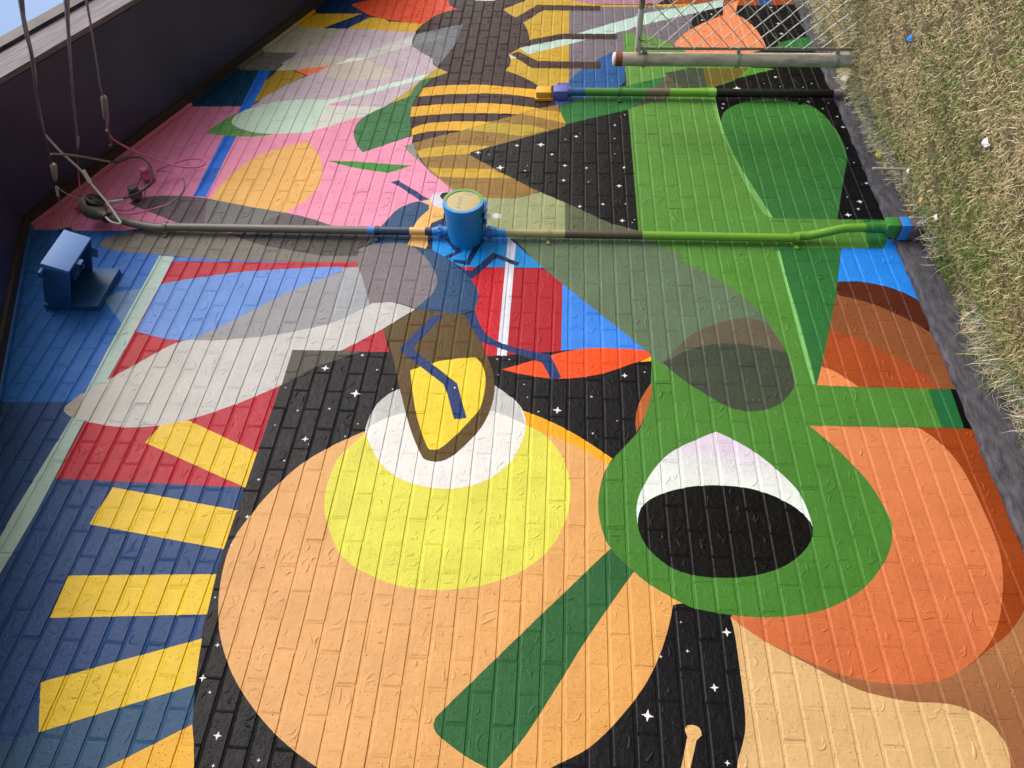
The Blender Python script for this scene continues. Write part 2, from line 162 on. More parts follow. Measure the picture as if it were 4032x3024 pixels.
  ((0.552,0.0144,0.0284),[(3.43,2.522,0),(3.434,2.046,0),(3.302,1.935,0),(2.782,1.934,0),(2.729,2.327,0),(3.073,2.414,0),(3.248,2.421,0),(3.325,2.454,0)]),
  ((0.4072,0.013,0.0252),[(3.432,2.223,0),(3.434,2.046,0),(3.302,1.935,0),(2.785,1.934,0),(2.742,2.214,0)]),
  ((0.7084,0.7454,0.8714),[(3.707,2.266,0),(3.648,2.216,0),(2.737,2.214,0),(2.74,2.265,0)]),
  ((0.0423,0.2384,0.8228),[(3.302,1.935,0),(2.801,1.496,0),(2.81,1.714,1),(2.784,1.934,0)]),
  ((0.8632,0.0844,0.0144),[(2.641,2.233,0),(2.694,2.11,1),(2.765,1.953,1),(2.807,1.794,1),(2.809,1.635,1),(2.803,1.496,0),(2.761,1.471,0),(2.691,1.6,1),(2.622,1.757,1),(2.589,1.95,1),(2.609,2.106,1)]),
  ((0.8714,0.4621,0.0232),[(2.72,1.536,0),(2.761,1.471,0),(2.728,1.473,0)]),
  ((0.0331,0.162,0.0497),[(4.597,3.312,0),(4.695,3.372,1),(4.846,3.423,1),(4.98,3.419,1),(5.08,3.371,1),(5.191,3.269,0),(5.351,3.099,0),(5.494,3.075,1),(5.592,3.032,1),(5.632,2.963,0),(5.461,3.021,1),(5.305,3.055,1),(5.149,3.06,1),(4.962,3.038,1),(4.805,3.004,0)]),
  ((0.0423,0.0185,0.0176),[(5.716,2.852,0),(5.622,2.93,1),(5.482,2.996,1),(5.319,3.05,1),(5.149,3.061,1),(4.902,3.021,1),(4.56,2.921,1),(4.399,2.838,1),(4.287,2.739,1),(4.178,2.637,1),(4.112,2.501,1),(4.097,2.325,1),(4.115,2.21,1),(4.161,2.124,1),(4.223,2.038,0),(4.99,1.938,0),(5.168,1.983,1),(5.296,2.032,1),(5.427,2.096,1),(5.546,2.169,1),(5.674,2.3,1),(5.751,2.418,0)]),
  ((0.7605,0.4179,0.0232),[(5.47,3.015,0),(5.514,2.833,1),(5.529,2.611,1),(5.504,2.429,1),(5.467,2.166,0),(5.348,2.033,0),(5.296,2.039,0),(5.34,2.154,1),(5.393,2.422,1),(5.394,2.668,1),(5.378,2.838,1),(5.345,3.033,0)]),
  ((0.7605,0.4179,0.0232),[(5.194,3.063,0),(5.232,2.889,1),(5.253,2.654,1),(5.256,2.48,1),(5.227,2.277,1),(5.179,2.076,1),(5.143,1.976,0),(4.996,1.938,0),(5.06,2.105,1),(5.107,2.271,1),(5.117,2.403,1),(5.12,2.542,1),(5.11,2.774,1),(5.061,3.053,0)]),
  ((0.7605,0.4179,0.0232),[(4.902,3.021,0),(4.971,2.922,1),(5.002,2.762,1),(5.008,2.566,1),(4.994,2.369,1),(4.961,2.164,0),(4.825,2.159,0),(4.85,2.359,1),(4.871,2.489,1),(4.885,2.652,1),(4.883,2.781,1),(4.863,2.908,1),(4.813,3.005,0)]),
  ((0.2747,0.159,0.0356),[(4.721,2.982,0),(4.799,2.836,1),(4.879,2.671,0),(4.991,2.486,0),(5.093,2.309,0),(5.188,2.149,0),(5.245,1.997,0),(4.984,1.938,0),(4.223,2.038,0),(4.161,2.124,1),(4.115,2.21,1),(4.097,2.325,1),(4.112,2.501,1),(4.178,2.637,1),(4.287,2.739,1),(4.399,2.838,1)]),
  ((0.5776,0.3564,0.0423),[(5.113,2.251,0),(5.184,2.149,0),(5.143,1.976,0),(4.996,1.94,0),(5.06,2.105,1)]),
  ((0.4793,0.3515,0.0369),[(4.896,2.627,0),(4.991,2.486,0),(4.991,2.368,1),(4.957,2.164,0),(4.907,2.062,0),(4.821,2.237,0),(4.85,2.359,1),(4.874,2.49,1)]),
  ((0.5776,0.3712,0.0369),[(4.625,2.95,0),(4.673,2.82,1),(4.699,2.665,1),(4.692,2.45,0),(4.595,2.575,0),(4.577,2.729,1),(4.54,2.912,0)]),
  ((0.5776,0.3712,0.0369),[(4.426,2.841,0),(4.418,2.712,1),(4.419,2.419,0),(4.318,2.28,0),(4.32,2.43,1),(4.316,2.58,1),(4.327,2.762,0)]),
  ((0.2542,0.2705,0.2159),[(4.679,3.043,0),(4.717,2.982,0),(4.625,2.95,1),(4.538,2.918,1),(4.399,2.838,1),(4.287,2.739,1),(4.178,2.625,0),(4.177,2.655,0),(4.602,2.996,0)]),
  ((0.0116,0.0116,0.013),[(4.582,2.583,0),(4.616,2.575,0),(5.19,1.491,0),(3.793,1.487,0),(3.853,1.629,0),(4.214,2.149,0)]),
  ((0.0452,0.0194,0.0176),[(6.669,2.382,0),(6.918,2.208,0),(6.902,1.66,0),(6.801,1.664,0),(6.809,2.153,0),(6.552,2.322,0)]),
  ((0.4851,0.6724,0.5972),[(6.122,2.323,0),(6.272,1.979,0),(6.273,1.786,0),(6.173,1.956,0),(6.014,2.245,0)]),
  ((0.0452,0.0194,0.0176),[(6.263,2.244,0),(6.373,1.988,0),(6.377,1.532,0),(6.276,1.538,0),(6.275,1.979,0),(6.119,2.323,0),(6.201,2.335,0)]),
  ((0.0513,0.0203,0.0144),[(6.059,2.323,0),(5.906,2.168,0),(5.897,1.677,0),(5.783,1.678,0),(5.787,2.206,0),(5.967,2.351,0),(6.013,2.39,0)]),
  ((0.0331,0.0137,0.013),[(7.404,3.036,0),(6.975,2.989,0),(6.9,2.964,1),(6.831,2.896,0),(6.745,3.035,1),(6.629,3.115,1),(6.44,3.184,1),(6.257,3.208,1),(6.153,3.186,1),(6.051,3.115,1),(5.929,2.996,0),(5.854,2.987,1),(5.795,2.951,1),(5.716,2.855,0),(5.675,2.73,1),(5.684,2.589,1),(5.714,2.45,1),(5.751,2.413,0),(5.847,2.38,1),(5.937,2.382,1),(6.005,2.4,0),(6.122,2.322,0),(6.266,2.247,0),(6.43,2.27,1),(6.583,2.319,1),(6.669,2.382,1),(6.74,2.441,1),(6.829,2.498,0),(6.996,2.319,0),(7.404,2.187,0)]),
  ((0.6867,0.6584,0.6172),[(7.127,2.8,0),(7.128,2.562,0),(7.004,2.586,0),(6.998,2.674,1),(7.007,2.756,0)]),
  ((0.6867,0.6584,0.6038),[(6.009,2.4,0),(5.952,2.335,0),(5.934,2.378,0)]),
  ((0.159,0.162,0.1912),[(6.356,3.195,0),(6.541,2.82,0),(6.309,2.838,0),(6.132,2.857,1),(5.803,2.948,0),(5.869,2.987,0),(5.929,2.996,0),(6.036,3.098,1),(6.16,3.194,1)]),
  ((0.1981,0.2346,0.227),[(6.331,3.199,0),(6.37,3.067,0),(6.305,2.944,0),(6.226,3.048,0),(6.153,3.189,0)]),
  ((0.2016,0.1746,0.1981),[(3.573,3.143,0),(3.619,3.063,1),(3.635,2.955,1),(3.625,2.859,1),(3.526,2.752,1),(3.389,2.67,1),(3.303,2.644,1),(3.203,2.657,1),(3.104,2.716,1),(3.074,2.737,0),(3.119,2.855,1),(3.109,2.983,1),(3.127,3.003,0),(3.292,3.068,1),(3.352,3.088,1),(3.448,3.13,1)]),
  ((0.0232,0.0742,0.1746),[(3.618,3.085,0),(3.787,3.052,0),(3.842,3.028,1),(3.945,2.987,1),(4.019,2.922,1),(4.054,2.846,0),(4.013,2.782,0),(3.97,2.776,0),(3.875,2.821,1),(3.783,2.848,1),(3.712,2.866,0),(3.625,2.862,0),(3.589,2.752,0),(3.578,2.707,0),(3.521,2.632,0),(3.41,2.518,0),(3.333,2.458,0),(3.223,2.405,1),(3.147,2.399,1),(3.073,2.414,0),(3.026,2.527,1),(3.023,2.628,1),(3.074,2.737,0),(3.104,2.716,0),(3.203,2.657,1),(3.303,2.644,1),(3.389,2.67,1),(3.526,2.752,1),(3.625,2.859,1),(3.635,2.955,0)]),
  ((0.8388,0.491,0.15),[(4.06,2.829,0),(4.073,2.781,0),(4.004,2.76,0),(3.987,2.686,0),(3.879,2.674,0),(3.813,2.745,0),(3.628,2.735,0),(3.589,2.747,0),(3.62,2.861,0),(3.721,2.851,0),(3.811,2.847,1),(3.894,2.818,1),(3.965,2.776,0),(4.016,2.781,0)]),
  ((0.0097,0.0252,0.0931),[(3.832,2.745,0),(3.887,2.674,0),(3.825,2.645,0),(3.736,2.635,0),(3.716,2.721,0),(3.578,2.707,0),(3.59,2.733,0),(3.715,2.755,0)]),
  ((0.6867,0.6584,0.7454),[(4.066,2.783,1),(4.115,2.777,1),(4.15,2.746,1),(4.156,2.694,1),(4.158,2.647,0),(3.991,2.687,0),(3.99,2.721,1),(4.013,2.753,1)]),
  ((0.0144,0.0103,0.0103),[(4.106,2.723,1),(4.141,2.716,1),(4.152,2.687,1),(4.147,2.657,0),(4.068,2.695,0)]),
  ((0.0194,0.0423,0.162),[(4.253,3.066,0),(4.282,3.013,0),(4.255,2.999,0),(4.171,2.897,1),(4.113,2.836,0),(4.075,2.784,0),(4.06,2.832,0),(4.069,2.854,1),(4.219,3.012,0)]),
  ((0.0091,0.0296,0.1119),[(3.7,2.653,0),(3.701,2.622,0),(3.565,2.524,0),(3.497,2.608,0),(3.521,2.627,0),(3.565,2.569,0)]),
  ((0.0091,0.0296,0.1119),[(3.684,2.447,0),(3.677,2.41,0),(3.444,2.474,0),(3.466,2.567,0),(3.494,2.58,0),(3.484,2.499,0)]),
  ((0.0091,0.0296,0.1119),[(3.41,2.518,0),(3.396,2.459,0),(3.565,2.344,0),(3.477,2.186,0),(3.447,2.197,0),(3.514,2.324,0),(3.333,2.442,0),(3.332,2.463,0)]),
  ((0.1022,0.0612,0.016),[(2.913,2.889,0),(3.068,2.727,0),(3.035,2.461,0),(2.93,2.401,1),(2.719,2.31,1),(2.572,2.267,1),(2.441,2.262,1),(2.285,2.298,1),(2.154,2.375,1),(2.071,2.452,1),(2.058,2.515,1),(2.075,2.561,0),(2.234,2.641,1),(2.483,2.731,1),(2.723,2.809,1)]),
  ((0.8388,0.6445,0.0423),[(2.619,2.699,0),(2.677,2.585,1),(2.708,2.469,1),(2.72,2.374,0),(2.654,2.328,1),(2.54,2.308,1),(2.389,2.322,1),(2.292,2.373,1),(2.196,2.437,1),(2.135,2.489,1),(2.127,2.531,0),(2.164,2.562,1),(2.358,2.636,1)]),
  ((0.016,0.0395,0.1559),[(3.029,2.46,0),(3.073,2.405,0),(2.864,2.305,1),(2.767,2.041,0),(2.753,1.989,0),(2.6,1.931,0),(2.575,1.977,0),(2.697,2.031,0),(2.834,2.36,0)]),
  ((0.016,0.0395,0.1559),[(3.023,2.636,0),(3.025,2.573,0),(2.771,2.71,0),(2.539,2.451,0),(2.32,2.382,0),(2.31,2.442,0),(2.477,2.495,0),(2.532,2.52,0),(2.763,2.783,0)]),
 ],
 'ST': [(4.612,2.524,0.0241),(4.591,2.446,0.0067),(4.702,2.267,0.0174),(4.715,2.103,0.029),(4.825,1.863,0.0176),(4.868,1.838,0.0059),(4.784,1.937,0.0088),(4.977,1.594,0.0139),(5.097,1.554,0.005),(5.116,1.519,0.009),(4.805,1.601,0.0097),(4.6,2.025,0.0152),(4.615,1.604,0.0066),(4.471,1.937,0.0168),(4.465,2.184,0.0056),(4.405,2.197,0.0093),(4.436,2.362,0.0301),(4.448,1.795,0.013),(4.459,1.549,0.013),(4.303,1.943,0.0165),(4.289,1.782,0.0073),(4.25,1.588,0.0217),(4.064,1.555,0.007),(4.051,1.695,0.0141),(4.024,1.838,0.0159),(3.888,1.581,0.0189),(3.871,1.521,0.006),(3.902,1.506,0.0069),(5.672,0.375,0.0189),(5.502,0.681,0.0311),(5.578,0.474,0.0062),(5.534,0.362,0.0072),(5.527,0.197,0.0072),(5.583,0.124,0.0083),(5.315,0.198,0.0241),(5.277,0.808,0.0162),(5.219,0.821,0.009),(5.301,0.061,0.011),(5.223,0.116,0.0089),(5.118,0.036,0.0108),(4.983,0.026,0.0173),(4.717,0.059,0.0075),(4.547,0.052,0.0073),(4.171,0.178,0.007),(4.318,0.025,0.015),(4.121,0.112,0.0216),(4.045,0.139,0.0128),(3.984,0.213,0.0221),(6.741,0.732,0.0166),(6.63,0.82,0.0164),(6.878,0.213,0.0167),(6.571,0.205,0.0208),(6.387,0.211,0.0204),(2.617,3.139,0.022),(2.479,3.312,0.0058),(2.351,3.06,0.0084),(2.335,3.215,0.007),(2.239,3.302,0.0055),(2.162,3.136,0.0176),(2.132,3.113,0.004),(2.035,3.205,0.0066),(1.926,3.296,0.0091),(2.715,2.965,0.0104),(2.616,2.87,0.0073),(2.454,2.95,0.027),(2.489,2.77,0.0064),(2.263,2.902,0.0062),(2.187,2.949,0.0068),(2.712,2.262,0.0066),(2.712,2.199,0.0066),(2.606,2.248,0.0057),(2.545,2.115,0.0057),(2.461,2.095,0.0056),(2.373,2.037,0.0069),(2.385,1.946,0.0233),(2.477,1.781,0.0083),(2.331,1.66,0.0054),(2.252,1.777,0.008),(2.622,1.613,0.017),(2.65,1.512,0.0071),(2.51,2.46,0.0085),(1.73,3.293,0.0113),(1.588,3.321,0.0073),(1.349,3.318,0.0052),(1.153,3.246,0.01),(1.025,3.264,0.0152),(0.973,3.219,0.0075),(0.822,3.142,0.0165),(0.748,2.971,0.0081),(0.721,3.126,0.0071),(0.97,1.592,0.0231),(1.191,1.53,0.0075),(1.332,1.442,0.005),(1.3,1.268,0.0186),(1.217,1.427,0.0076),(1.083,1.34,0.0167),(0.823,1.324,0.0108)],
 'C1': [(3.696,-0.115,4.704),(3.706,-0.09,4.664),(3.712,-0.07,4.62),(3.715,-0.045,4.545),(3.687,-0.04,4.364),(3.688,-0.04,4.022),(3.699,-0.04,3.128),(3.701,-0.04,2.653),(3.703,-0.04,2.376),(3.695,-0.04,1.927),(3.707,-0.04,1.058),(3.717,-0.04,0.577),(3.721,-0.05,0.482),(3.726,-0.07,0.398),(3.738,-0.085,0.312),(3.744,-0.09,0.168)],
 'C1c': [(3.104,'77726a'),(3.071,'3a8ad8'),(2.856,'2b4360'),(2.753,'efbd70'),(2.706,'20305a'),(2.274,'2a93dc'),(1.928,'a8a268'),(1.483,'544b38'),(-9,'74ac34')],
 'C1s': [4.351,3.051,2.024,0.581],
 'fit': [(3.744,-0.09,0.182),(3.747,-0.09,0.085),(3.76,-0.085,0.054),(3.767,-0.08,0.015)],
 'duct': [(3.758,-0.07,0.031),(3.759,-0.07,-0.029),(3.763,-0.07,-0.157),(3.774,-0.0,-0.036),(3.745,-0.12,-0.008),(3.814,-0.12,-0.026)],
 'cyl': (3.687,2.516),
 'C2': [(5.331,-0.05,1.933),(5.348,-0.05,0.011)],
 'C2c': [(1.813,'2a6098'),(1.362,'4f8c3a'),(1.197,'7a6a58'),(0.909,'77b534'),(0.863,'8cc860'),(-9,'1c1816')],
 'C2s': [1.551,0.264],
 'jb': [(5.352,-0.04,2.16),(5.354,-0.04,2.044),(5.354,-0.04,2.034),(5.356,-0.04,1.92)],
 'WI': {
  'drop_a': ('5e5a5c',0.008,[(1.048,-2.5,2.698),(1.498,-2.3,3.02),(2.457,-1.8,3.733),(3.013,-1.45,4.159),(3.35,-1.15,4.454),(3.665,-0.8,4.755),(3.797,-0.6,4.887),(3.829,-0.48,4.939),(3.821,-0.39,4.958)]),
  'drop_b': ('94897c',0.006,[(1.048,-2.5,2.7),(1.498,-2.3,3.022),(2.446,-1.8,3.721),(3.013,-1.45,4.152),(3.342,-1.2,4.42),(3.525,-1.0,4.603),(3.669,-0.78,4.754),(3.813,-0.58,4.901)]),
  'white_tail': ('d5d3d6',0.009,[(3.821,-0.58,4.904),(3.838,-0.53,4.902),(3.846,-0.45,4.879),(3.855,-0.33,4.826),(3.831,-0.25,4.784),(3.757,-0.16,4.687),(3.681,-0.11,4.615),(3.657,-0.1,4.593),(3.642,-0.1,4.603),(3.644,-0.12,4.648),(3.712,-0.13,4.72),(3.766,-0.12,4.776)]),
  'drop_c': ('6e6a70',0.007,[(1.048,-2.5,2.635),(1.498,-2.3,2.929),(2.459,-1.8,3.589),(3.397,-1.15,4.296),(3.767,-0.78,4.619),(3.964,-0.5,4.822),(4.064,-0.3,4.95),(4.067,-0.13,5.019),(3.985,-0.03,5.015)]),
  'drop_d': ('8a858c',0.005,[(1.048,-2.5,2.632),(1.498,-2.3,2.926),(2.459,-1.8,3.585),(3.397,-1.15,4.292),(3.767,-0.78,4.613),(3.947,-0.5,4.804)]),
  'drop_e': ('857a6e',0.006,[(2.033,-2.1,3.213),(2.335,-1.95,3.406),(3.143,-1.5,3.935),(3.717,-1.05,4.348),(3.964,-0.8,4.543),(4.065,-0.68,4.617)]),
  'pink_lead': ('d070a0',0.009,[(4.138,-0.5,4.698),(4.151,-0.43,4.738),(4.161,-0.35,4.742),(4.201,-0.25,4.68),(4.254,-0.15,4.587),(4.263,-0.1,4.485),(4.27,-0.08,4.36),(4.298,-0.08,4.302),(4.333,-0.08,4.301),(4.368,-0.08,4.352),(4.367,-0.08,4.414),(4.296,-0.09,4.5),(4.238,-0.08,4.587)]),
  'pink_loop': ('c76e9c',0.007,[(4.244,-0.07,4.603),(4.209,-0.08,4.473),(4.118,-0.1,4.373),(4.044,-0.1,4.33),(3.962,-0.1,4.32),(3.865,-0.1,4.345),(3.823,-0.08,4.454),(3.768,-0.08,4.58),(3.775,-0.08,4.709)]),
  'dark_loop': ('413e42',0.009,[(3.754,-0.5,4.878),(3.83,-0.45,4.872),(3.896,-0.4,4.849),(4.019,-0.3,4.833),(4.137,-0.2,4.786),(4.244,-0.16,4.764),(4.273,-0.15,4.697),(4.249,-0.13,4.639),(4.158,-0.11,4.579),(4.063,-0.1,4.556),(3.988,-0.1,4.577),(3.921,-0.1,4.631),(3.884,-0.1,4.705),(3.849,-0.1,4.8)]),
  'thin_loop': ('4b4848',0.004,[(4.01,-0.06,4.652),(4.081,-0.08,4.656),(4.138,-0.09,4.646),(4.068,-0.09,4.604),(3.984,-0.08,4.574),(3.887,-0.08,4.562),(3.81,-0.08,4.596),(3.801,-0.08,4.671),(3.807,-0.1,4.733)]),
  'pale_wire': ('b9b5ae',0.004,[(3.816,-0.24,4.994),(3.798,-0.22,4.967),(3.804,-0.18,4.93),(3.836,-0.12,4.874)]),
  'ring_tie_a': ('8d8a86',0.003,[(3.785,-0.19,4.996),(3.737,-0.1,5.004),(3.675,-0.02,5.001)]),
  'ring_tie_b': ('8d8a86',0.003,[(3.785,-0.19,4.99),(3.753,-0.1,4.993),(3.712,-0.05,4.984),(3.675,-0.02,4.984)]),
 },
 'ins': {'a': [(3.837,-0.38,4.96),(3.842,-0.26,5.008)],'a2': [(3.816,-0.24,4.998),(3.777,-0.19,4.994)],'c': [(3.98,-0.48,4.829),(4.038,-0.36,4.906)],'e': [(4.055,-0.69,4.608),(4.137,-0.5,4.71)],'sl': [(3.865,-0.32,4.82),(3.838,-0.25,4.79)],'dl': [(4.138,-0.2,4.784),(4.244,-0.16,4.758)],'wl': [(3.823,-0.12,4.731),(3.865,-0.11,4.654)],'hook': [(4.133,-0.42,4.73),(4.136,-0.36,4.745),(4.132,-0.33,4.747),(4.115,-0.33,4.756)]},
 'knob': {'pink': [(4.24,-0.06,4.668),(4.224,-0.0,4.674)],'dark': [(4.018,-0.06,4.653),(4.028,-0.0,4.683)]},
 'rings': {'pink': (3.897,-0.012,4.977),'blue': (3.67,-0.012,4.983)},
 'wh': [(3.757,-0.13,4.795),(3.697,-0.115,4.704)],
 'white_tag': [(3.678,-0.17,2.383),(3.709,-0.17,2.38),(3.716,-0.17,2.284),(3.651,-0.17,2.28)],
 'post': ((5.024,-0.45,0.099),(5.031,-0.45,1.645)),
 'rail': (5.177,-0.45,1.471),
 'lit': {'blue': (3.975,-1.084,0.219),'blue2': (2.754,-0.12,-0.163),'yellow': (4.533,-0.063,-0.099),'leaf': [(3.612,-0.366,-0.005),(3.886,-0.098,-0.115),(4.381,-0.081,-0.101),(2.842,-0.0,-0.181),(4.283,-0.974,0.203)],'stick': ((4.448,-0.0,-0.101),(3.9,-0.353,-0.002)),'stone': (5.501,-0.08,-0.063),'paper': [(3.003,-1.093,0.178),(3.359,-0.451,0.033),(3.822,-0.417,0.033)]},
}

# ------------------------------------------------------------------ helpers
def lin(h):
    c = np.array([int(h[i:i + 2], 16) / 255.0 for i in (0, 2, 4)])
    return np.where(c <= 0.04045, c / 12.92, ((c + 0.055) / 1.055) ** 2.4)


def alb(h):
    """paint colour as seen in flat light -> base colour (the sheen of the satin paint is taken off)"""
    c = lin(h) if isinstance(h, str) else np.array(h)
    return np.clip(c * 0.80 - 0.006 * (c.max() < 0.03), 0.002, 0.8)


def new_mat(name):
    m = bpy.data.materials.new(name)
    m.use_nodes = True
    nt = m.node_tree
    return m, nt, nt.nodes, nt.links, nt.nodes['Principled BSDF']


def noise(nt, coord, scale, detail=3.0, rough=0.55, mapscale=None, rot=0.0):
    n = nt.nodes.new('ShaderNodeTexNoise')
    n.inputs['Scale'].default_value = scale
    n.inputs['Detail'].default_value = detail
    n.inputs['Roughness'].default_value = rough
    if mapscale:
        mp = nt.nodes.new('ShaderNodeMapping')
        mp.inputs['Scale'].default_value = mapscale
        if rot:
            m0 = nt.nodes.new('ShaderNodeMapping')
            m0.inputs['Rotation'].default_value = (0, rot, 0)
            nt.links.new(coord, m0.inputs[0])
            coord = m0.outputs[0]
        nt.links.new(coord, mp.inputs[0])
        coord = mp.outputs[0]
    nt.links.new(coord, n.inputs['Vector'])
    return n.outputs[0]


def math_n(nt, op, a, b=None, clamp=False):
    n = nt.nodes.new('ShaderNodeMath')
    n.operation = op
    n.use_clamp = clamp
    for i, v in enumerate((a, b)):
        if v is None:
            continue
        if isinstance(v, (int, float)):
            n.inputs[i].default_value = v
        else:
            nt.links.new(v, n.inputs[i])
    return n.outputs[0]


def maprange(nt, v, a, b, c, d):
    n = nt.nodes.new('ShaderNodeMapRange')
    for i, q in enumerate((a, b, c, d)):
        n.inputs[i + 1].default_value = q
    nt.links.new(v, n.inputs[0])
    return n.outputs[0]


def mul_col(nt, col, fac):
    n = nt.nodes.new('ShaderNodeVectorMath')
    n.operation = 'SCALE'
    nt.links.new(col, n.inputs[0])
    nt.links.new(fac, n.inputs['Scale'])
    return n.outputs[0]


def wall_paint(name='satin_wall_paint', rough=(0.24, 0.38), spec=0.17):
    m, nt, N, L, P = new_mat(name)
    at = N.new('ShaderNodeAttribute')
    at.attribute_name = 'paint'
    geo = N.new('ShaderNodeNewGeometry')
    pos = geo.outputs['Position']
    cloud = maprange(nt, noise(nt, pos, 5.0, 4.0), 0.3, 0.7, 0.90, 1.07)
    streak = maprange(nt, noise(nt, pos, 1.0, 3.0, 0.6, (150.0, 40.0, 9.0)), 0.25, 0.75, 0.93, 1.05)
    L.new(maprange(nt, noise(nt, pos, 9.0, 4.0), 0.3, 0.7, *rough), P.inputs['Roughness'])
    P.inputs['Specular IOR Level'].default_value = spec
    fine = noise(nt, pos, 260.0, 3.0, 0.6)
    drag = noise(nt, pos, 1.0, 2.0, 0.5, (420.0, 100.0, 38.0))
    lump = noise(nt, pos, 42.0, 3.0, 0.5)
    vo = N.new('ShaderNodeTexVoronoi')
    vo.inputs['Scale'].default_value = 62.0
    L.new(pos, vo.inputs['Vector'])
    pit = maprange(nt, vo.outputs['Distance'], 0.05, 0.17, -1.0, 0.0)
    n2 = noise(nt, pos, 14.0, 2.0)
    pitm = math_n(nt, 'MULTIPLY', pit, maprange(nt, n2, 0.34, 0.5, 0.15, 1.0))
    pit_shade = math_n(nt, 'ADD', math_n(nt, 'MULTIPLY', pitm, 0.42), 1.0)  # shading of the pits painted into the base colour
    L.new(mul_col(nt, at.outputs['Color'], math_n(nt, 'MULTIPLY', math_n(nt, 'MULTIPLY', cloud, streak), pit_shade)), P.inputs['Base Color'])
    h = math_n(nt, 'ADD', math_n(nt, 'MULTIPLY', fine, 0.35), math_n(nt, 'MULTIPLY', drag, 0.45))
    h = math_n(nt, 'ADD', h, math_n(nt, 'MULTIPLY', lump, 0.8))
    h = math_n(nt, 'ADD', h, math_n(nt, 'MULTIPLY', pitm, 0.55))
    b = N.new('ShaderNodeBump')
    b.inputs['Strength'].default_value = 1.0
    b.inputs['Distance'].default_value = 0.0036
    L.new(h, b.inputs['Height'])
    L.new(b.outputs[0], P.inputs['Normal'])
    return m


def attr_mat(name, rough=0.45, spec=0.5, var=0.06, bump=0.0006, scale=60.0, translucent=0.0):
    m, nt, N, L, P = new_mat(name)
    at = N.new('ShaderNodeAttribute')
    at.attribute_name = 'paint'
    geo = N.new('ShaderNodeNewGeometry')
    pos = geo.outputs['Position']
    f = maprange(nt, noise(nt, pos, scale * 0.4, 4.0), 0.3, 0.7, 1.0 - var, 1.0 + var)
    L.new(mul_col(nt, at.outputs['Color'], f), P.inputs['Base Color'])
    P.inputs['Roughness'].default_value = rough
    P.inputs['Specular IOR Level'].default_value = spec
    if bump:
        b = N.new('ShaderNodeBump')
        b.inputs['Distance'].default_value = bump
        b.inputs['Strength'].default_value = 0.6
        L.new(noise(nt, pos, scale, 4.0), b.inputs['Height'])
        L.new(b.outputs[0], P.inputs['Normal'])
    return m


def plain(name, hexa, hexb=None, rough=0.6, scale=12.0, mapscale=None, bump=0.001, metal=0.0, detail=5.0, lo=0.35, hi=0.65, rot=0.0):
    m, nt, N, L, P = new_mat(name)
    geo = N.new('ShaderNodeNewGeometry')
    pos = geo.outputs['Position']
    n = noise(nt, pos, scale, detail, 0.6, mapscale, rot)
    cr = N.new('ShaderNodeValToRGB')
    cr.color_ramp.elements[0].position = lo
    cr.color_ramp.elements[1].position = hi
    cr.color_ramp.elements[0].color = (*lin(hexa), 1)
    cr.color_ramp.elements[1].color = (*lin(hexb or hexa), 1)
    L.new(n, cr.inputs[0])
    L.new(cr.outputs[0], P.inputs['Base Color'])
    P.inputs['Roughness'].default_value = rough
    P.inputs['Metallic'].default_value = metal
    if bump:
        b = N.new('ShaderNodeBump')
        b.inputs['Distance'].default_value = bump
        b.inputs['Strength'].default_value = 0.7
        n3 = noise(nt, pos, scale * 3.0, detail, 0.6, mapscale, rot)
        L.new(n3, b.inputs['Height'])
        L.new(b.outputs[0], P.inputs['Normal'])
    return m


M = {}
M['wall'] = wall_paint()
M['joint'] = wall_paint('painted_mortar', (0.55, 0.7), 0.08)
M['painted'] = attr_mat('sprayed_paint', 0.42, 0.5, 0.05, 0.0004, 90.0)
M['cable'] = attr_mat('cable_sheath', 0.5, 0.4, 0.10, 0.0, 60.0)
M['grass'] = attr_mat('grass_blades', 0.6, 0.25, 0.08, 0.0, 6.0)
M['soffit'] = plain('dark_soffit_paint', '262c4a', '30365a', 0.5, 3.0, None, 0.0006)
M['brown'] = plain('brown_trim', '2a201f', '352926', 0.6, 20.0, None, 0.0006)
M['barge'] = plain('weathered_grey_board', '4e4a54', '827c86', 0.75, 1.0, (4.0, 70.0, 70.0), 0.0015, 0.0, 6.0, 0.3, 0.7, -0.345)
M['roof'] = plain('roof_sheet', '2c2a2c', '4a4644', 0.6, 8.0, None, 0.001)
M['core'] = plain('masonry_core', '3a3836', '4a4846', 0.9, 10.0)
M['plinth'] = plain('dark_cement', '2b2b30', '5c5a60', 0.9, 14.0, (0.8, 3.0, 2.2), 0.008, 0.0, 7.0, 0.3, 0.72)
M['galv'] = plain('galvanised_steel', '948b7a', 'c0b5a0', 0.8, 14.0, (2.0, 2.0, 0.6), 0.0004, 0.0)
M['wire'] = plain('galvanised_wire', 'c0b9ae', 'dcd5c8', 0.5, 40.0, None, 0.0, 0.3)
M['rust'] = plain('rusty_wire', '4a2a1e', '6f4430', 0.85, 60.0, None, 0.0004)


